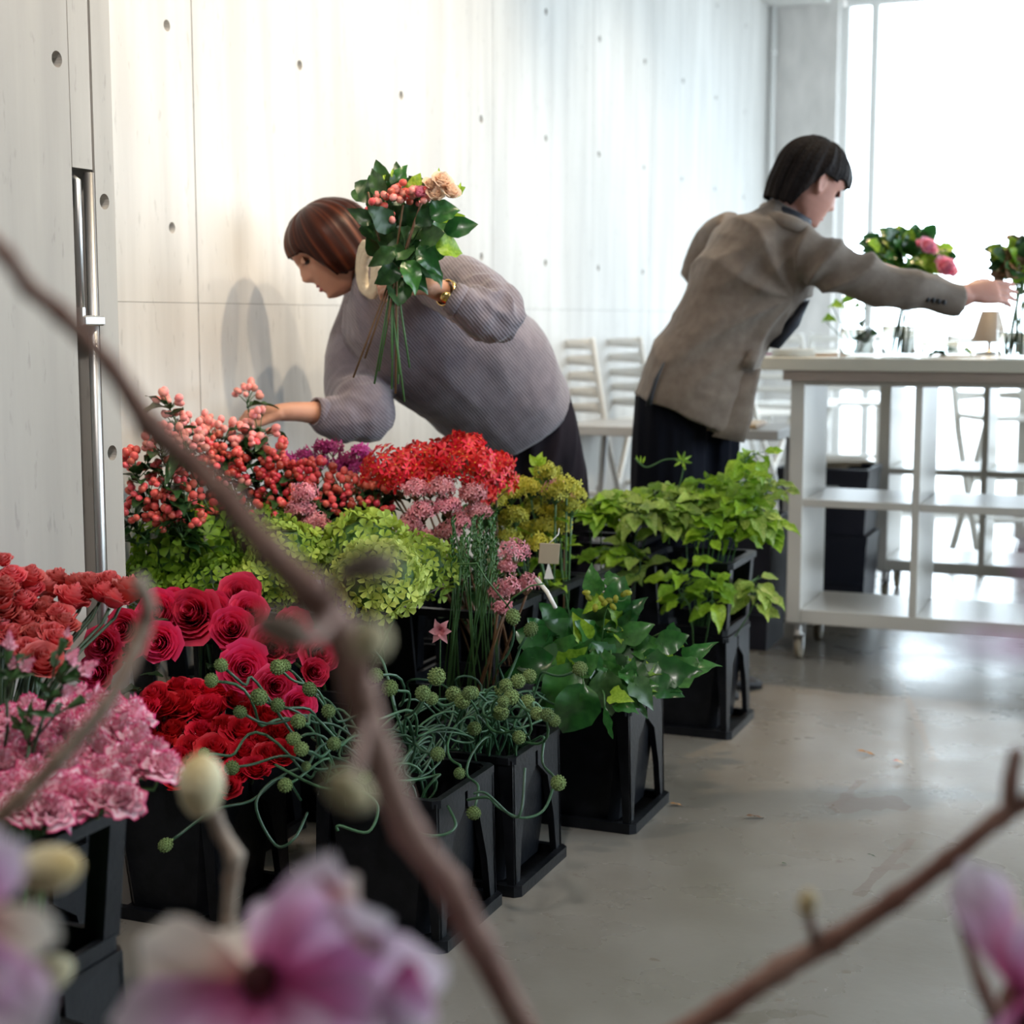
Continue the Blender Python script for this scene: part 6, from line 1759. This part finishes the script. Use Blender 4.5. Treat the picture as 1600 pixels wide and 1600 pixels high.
# twig with the sharp bud
mtube('twig', [(360,1560,1.12),(358,1450,1.12),(362,1375,1.12),(366,1338,1.12),(345,1300,1.12),(333,1268,1.12)], [.0060,.0056,.0054,.0066,.0052,.0058], M_pale_bark)
def bud(px, py, Y, w_, h_, ang, m=M_bud, nm='bud'):
    mb = MB(); c = PY(px, py, Y)-o_; s_ = Y/F
    prof = [(.001, -.5), (.22, -.46), (.40, -.30), (.50, -.05), (.47, .18), (.33, .36), (.14, .46), (.001, .5)]
    rows = [[Vector((r_*w_*s_*cos(2*pi*q/18)*(1+.03*sin(q*3)), r_*w_*s_*sin(2*pi*q/18), z*h_*s_)) for q in range(18)] for r_, z in prof]
    m2 = MB(); idx = m2.grid(rows, True); m2.cap(idx[0], True); m2.cap(idx[-1]); mb.join(m2, Matrix.Translation(c) @ Matrix.Rotation(ang, 4, 'Y'))
    return obj(nm, mb.mesh(nm, m), mg)
bud(314, 1226, 1.12, 76, 108, .05); bud(75, 1358, .92, 78, 116, 1.45); bud(68, 1525, .92, 60, 110, 1.15)
bud(1262, 1412, .95, 34, 50, .1); bud(578, 1000, .70, 66, 70, .6); bud(545, 1235, .70, 60, 90, 2.2); bud(575, 885, .64, 62, 110, 1.4, M_pale_bark); bud(445, 985, .66, 60, 110, 1.9, M_pale_bark)
mtube('twig', [(562,1080,.80),(570,1040,.74),(578,1010,.70)], [.0035,.003,.0028], M_bark)
mtube('twig', [(575,1120,.80),(560,1180,.74),(548,1220,.70)], [.0035,.003,.0028], M_bark)
mtube('twig', [(500,945,.79),(530,915,.70),(555,895,.64)], [.0035,.003,.0028], M_bark)
mtube('twig', [(520,960,.79),(490,1000,.70),(460,992,.66)], [.0035,.003,.0028], M_bark)
mtube('twig', [(-40,1440,.92),(0,1400,.92),(30,1365,.92)], [.005,.0045,.004], M_pale_bark)
mtube('twig', [(-40,1600,.92),(0,1570,.92),(30,1545,.92)], [.005,.0045,.004], M_pale_bark)
def mpetal(parent, origin_px, tip_px, width, m, bend=.25, roll=0.0, curl=.3, seed=0):
    """a broad petal from base to tip (px, py, Y), with cupped cross-section"""
    r_ = random.Random(seed); A = PY(*origin_px); B = PY(*tip_px); ax = B-A; L_ = ax.length; y = ax.normalized()
    view = Vector((sin(roll), -cos(roll), .2)); x = y.cross(view).normalized(); z = x.cross(y)
    mb = MB(); rows = []; ts = []
    for i in range(11):
        t_ = i/10; w_ = width*.82*lerp_tab([(0, .16), (.2, .42), (.5, .80), (.75, 1.0), (.9, .82), (1, .30)], t_)*.5
        row = []
        for j in range(9):
            u_ = j/4-1
            zz = -bend*L_*sin(pi*t_)*.5+curl*w_*(u_*u_)*(1-t_*.6)+.006*noise.noise((t_*3+seed, u_*2, 0))+ (-.35*L_*curl*max(0, t_-.75)**1.5*3)
            row.append(A-o_+y*(L_*t_*(1-.05*u_*u_))+x*(w_*u_)+z*zz)
        rows.append(row); ts.append(t_)
    mb.grid(rows, ts=ts)
    r2 = [[p-z*.0012 for p in row] for row in rows]
    me = mb.mesh('petal', m)
    return obj('petal', me, parent)
fl = bud(408, 1535, .80, 70, 90, .3, M_core, 'flower')
C1 = (405, 1545, .80)
for k, (tp, w_, m_, bd, ro, cu) in enumerate((((520,1345,.77), .045, M_mag, .25, .5, .5), ((600,1440,.76), .052, M_mag, .2, 0, .4), ((692,1520,.74), .058, M_mag, .15, -.2, .3), ((640,1610,.72), .050, M_mag, .2, .2, .4),
        ((215,1470,.80), .052, M_magc, .2, .3, .4), ((175,1600,.76), .045, M_mag, .3, -.3, .5), ((330,1680,.72), .06, M_mag, .2, 0, .4), ((480,1680,.72), .06, M_mag, .1, .2, .3), ((330,1450,.84), .05, M_magc, .3, .6, .5), ((560,1370,.82), .035, M_magc, .5, .2, .7), ((450,1400,.84), .045, M_mag, .3, .2, .5))):
    mpetal(fl, C1, tp, w_, m_, bd, ro, cu, k)
mpetal(fl, (500,1370,.78), (600,1490,.76), .022, M_magc, .6, .2, .9, 31)
mpetal(fl, (640,1500,.74), (628,1620,.73), .040, M_mag, .3, .1, .5, 32)
fl2 = bud(-60, 1430, .72, 50, 70, .3, M_core, 'flower')
for k, (tp, w_, m_) in enumerate((((30,1315,.72), .035, M_mag), ((88,1465,.70), .030, M_magc), ((-10,1290,.74), .04, M_mag), ((60,1620,.70), .045, M_mag), ((-20,1560,.70), .04, M_mag))):
    mpetal(fl2, (-60,1430,.72), tp, w_, m_, .25, .2*k-.3, .4, 40+k)
fl3 = bud(1610, 1600, .82, 50, 70, .3, M_core, 'flower')
for k, (tp, w_, m_) in enumerate((((1508,1345,.84), .042, M_mag), ((1540,1350,.86), .036, M_magc), ((1640,1420,.82), .05, M_mag), ((1560,1700,.80), .05, M_mag))):
    mpetal(fl3, (1600,1560,.82), tp, w_, m_, .15, .1*k, .5, 50+k)
fl4 = bud(1640, 1020, .55, 30, 40, .3, M_core, 'flower')
for k, (tp, w_) in enumerate((((1500,1003,.46), .007), ((1592,825,.50), .006), ((1570,1030,.48), .009))):
    mpetal(fl4, (1650,1000,.55), tp, w_, M_mag, .15, .1*k, .3, 60+k)
mtube('twig', [(1700,1300,.6),(1680,1150,.57),(1645,1010,.55)], [.004,.004,.0035], M_bark)
mtube('twig', [(1640,1235,.94),(1690,1270,.8),(1700,1300,.6)], [.005,.005,.004], M_bark)
mtube('twig', [(1650,1700,.85),(1625,1640,.83),(1608,1600,.82)], [.005,.005,.0045], M_bark)
mtube('twig', [(360,1640,.95),(390,1600,.85),(405,1570,.81)], [.006,.005,.0045], M_bark)
mtube('twig', [(-60,1640,.9),(-80,1520,.75),(-65,1450,.72)], [.006,.005,.0045], M_bark)
mtube('twig', [(-60,1640,.9),(360,1660,.95),(835,1655,.86)], [.006,.007,.008], M_bark)
mtube('twig', [(360,1660,1.0),(360,1600,1.1),(360,1560,1.12)], [.006,.006,.006], M_bark)
mtube('twig', [(1545,1640,.90),(1300,1680,.92),(1020,1650,.95)], [.006,.007,.008], M_bark)
mtube('twig', [(1650,1700,.85),(1600,1690,.87),(1545,1640,.90)], [.006,.006,.006], M_bark)
mtube('twig', [(-60,1640,.9),(-70,1500,.95),(-40,1330,.98),(-30,1300,.98)], [.006,.006,.006,.006], M_bark)
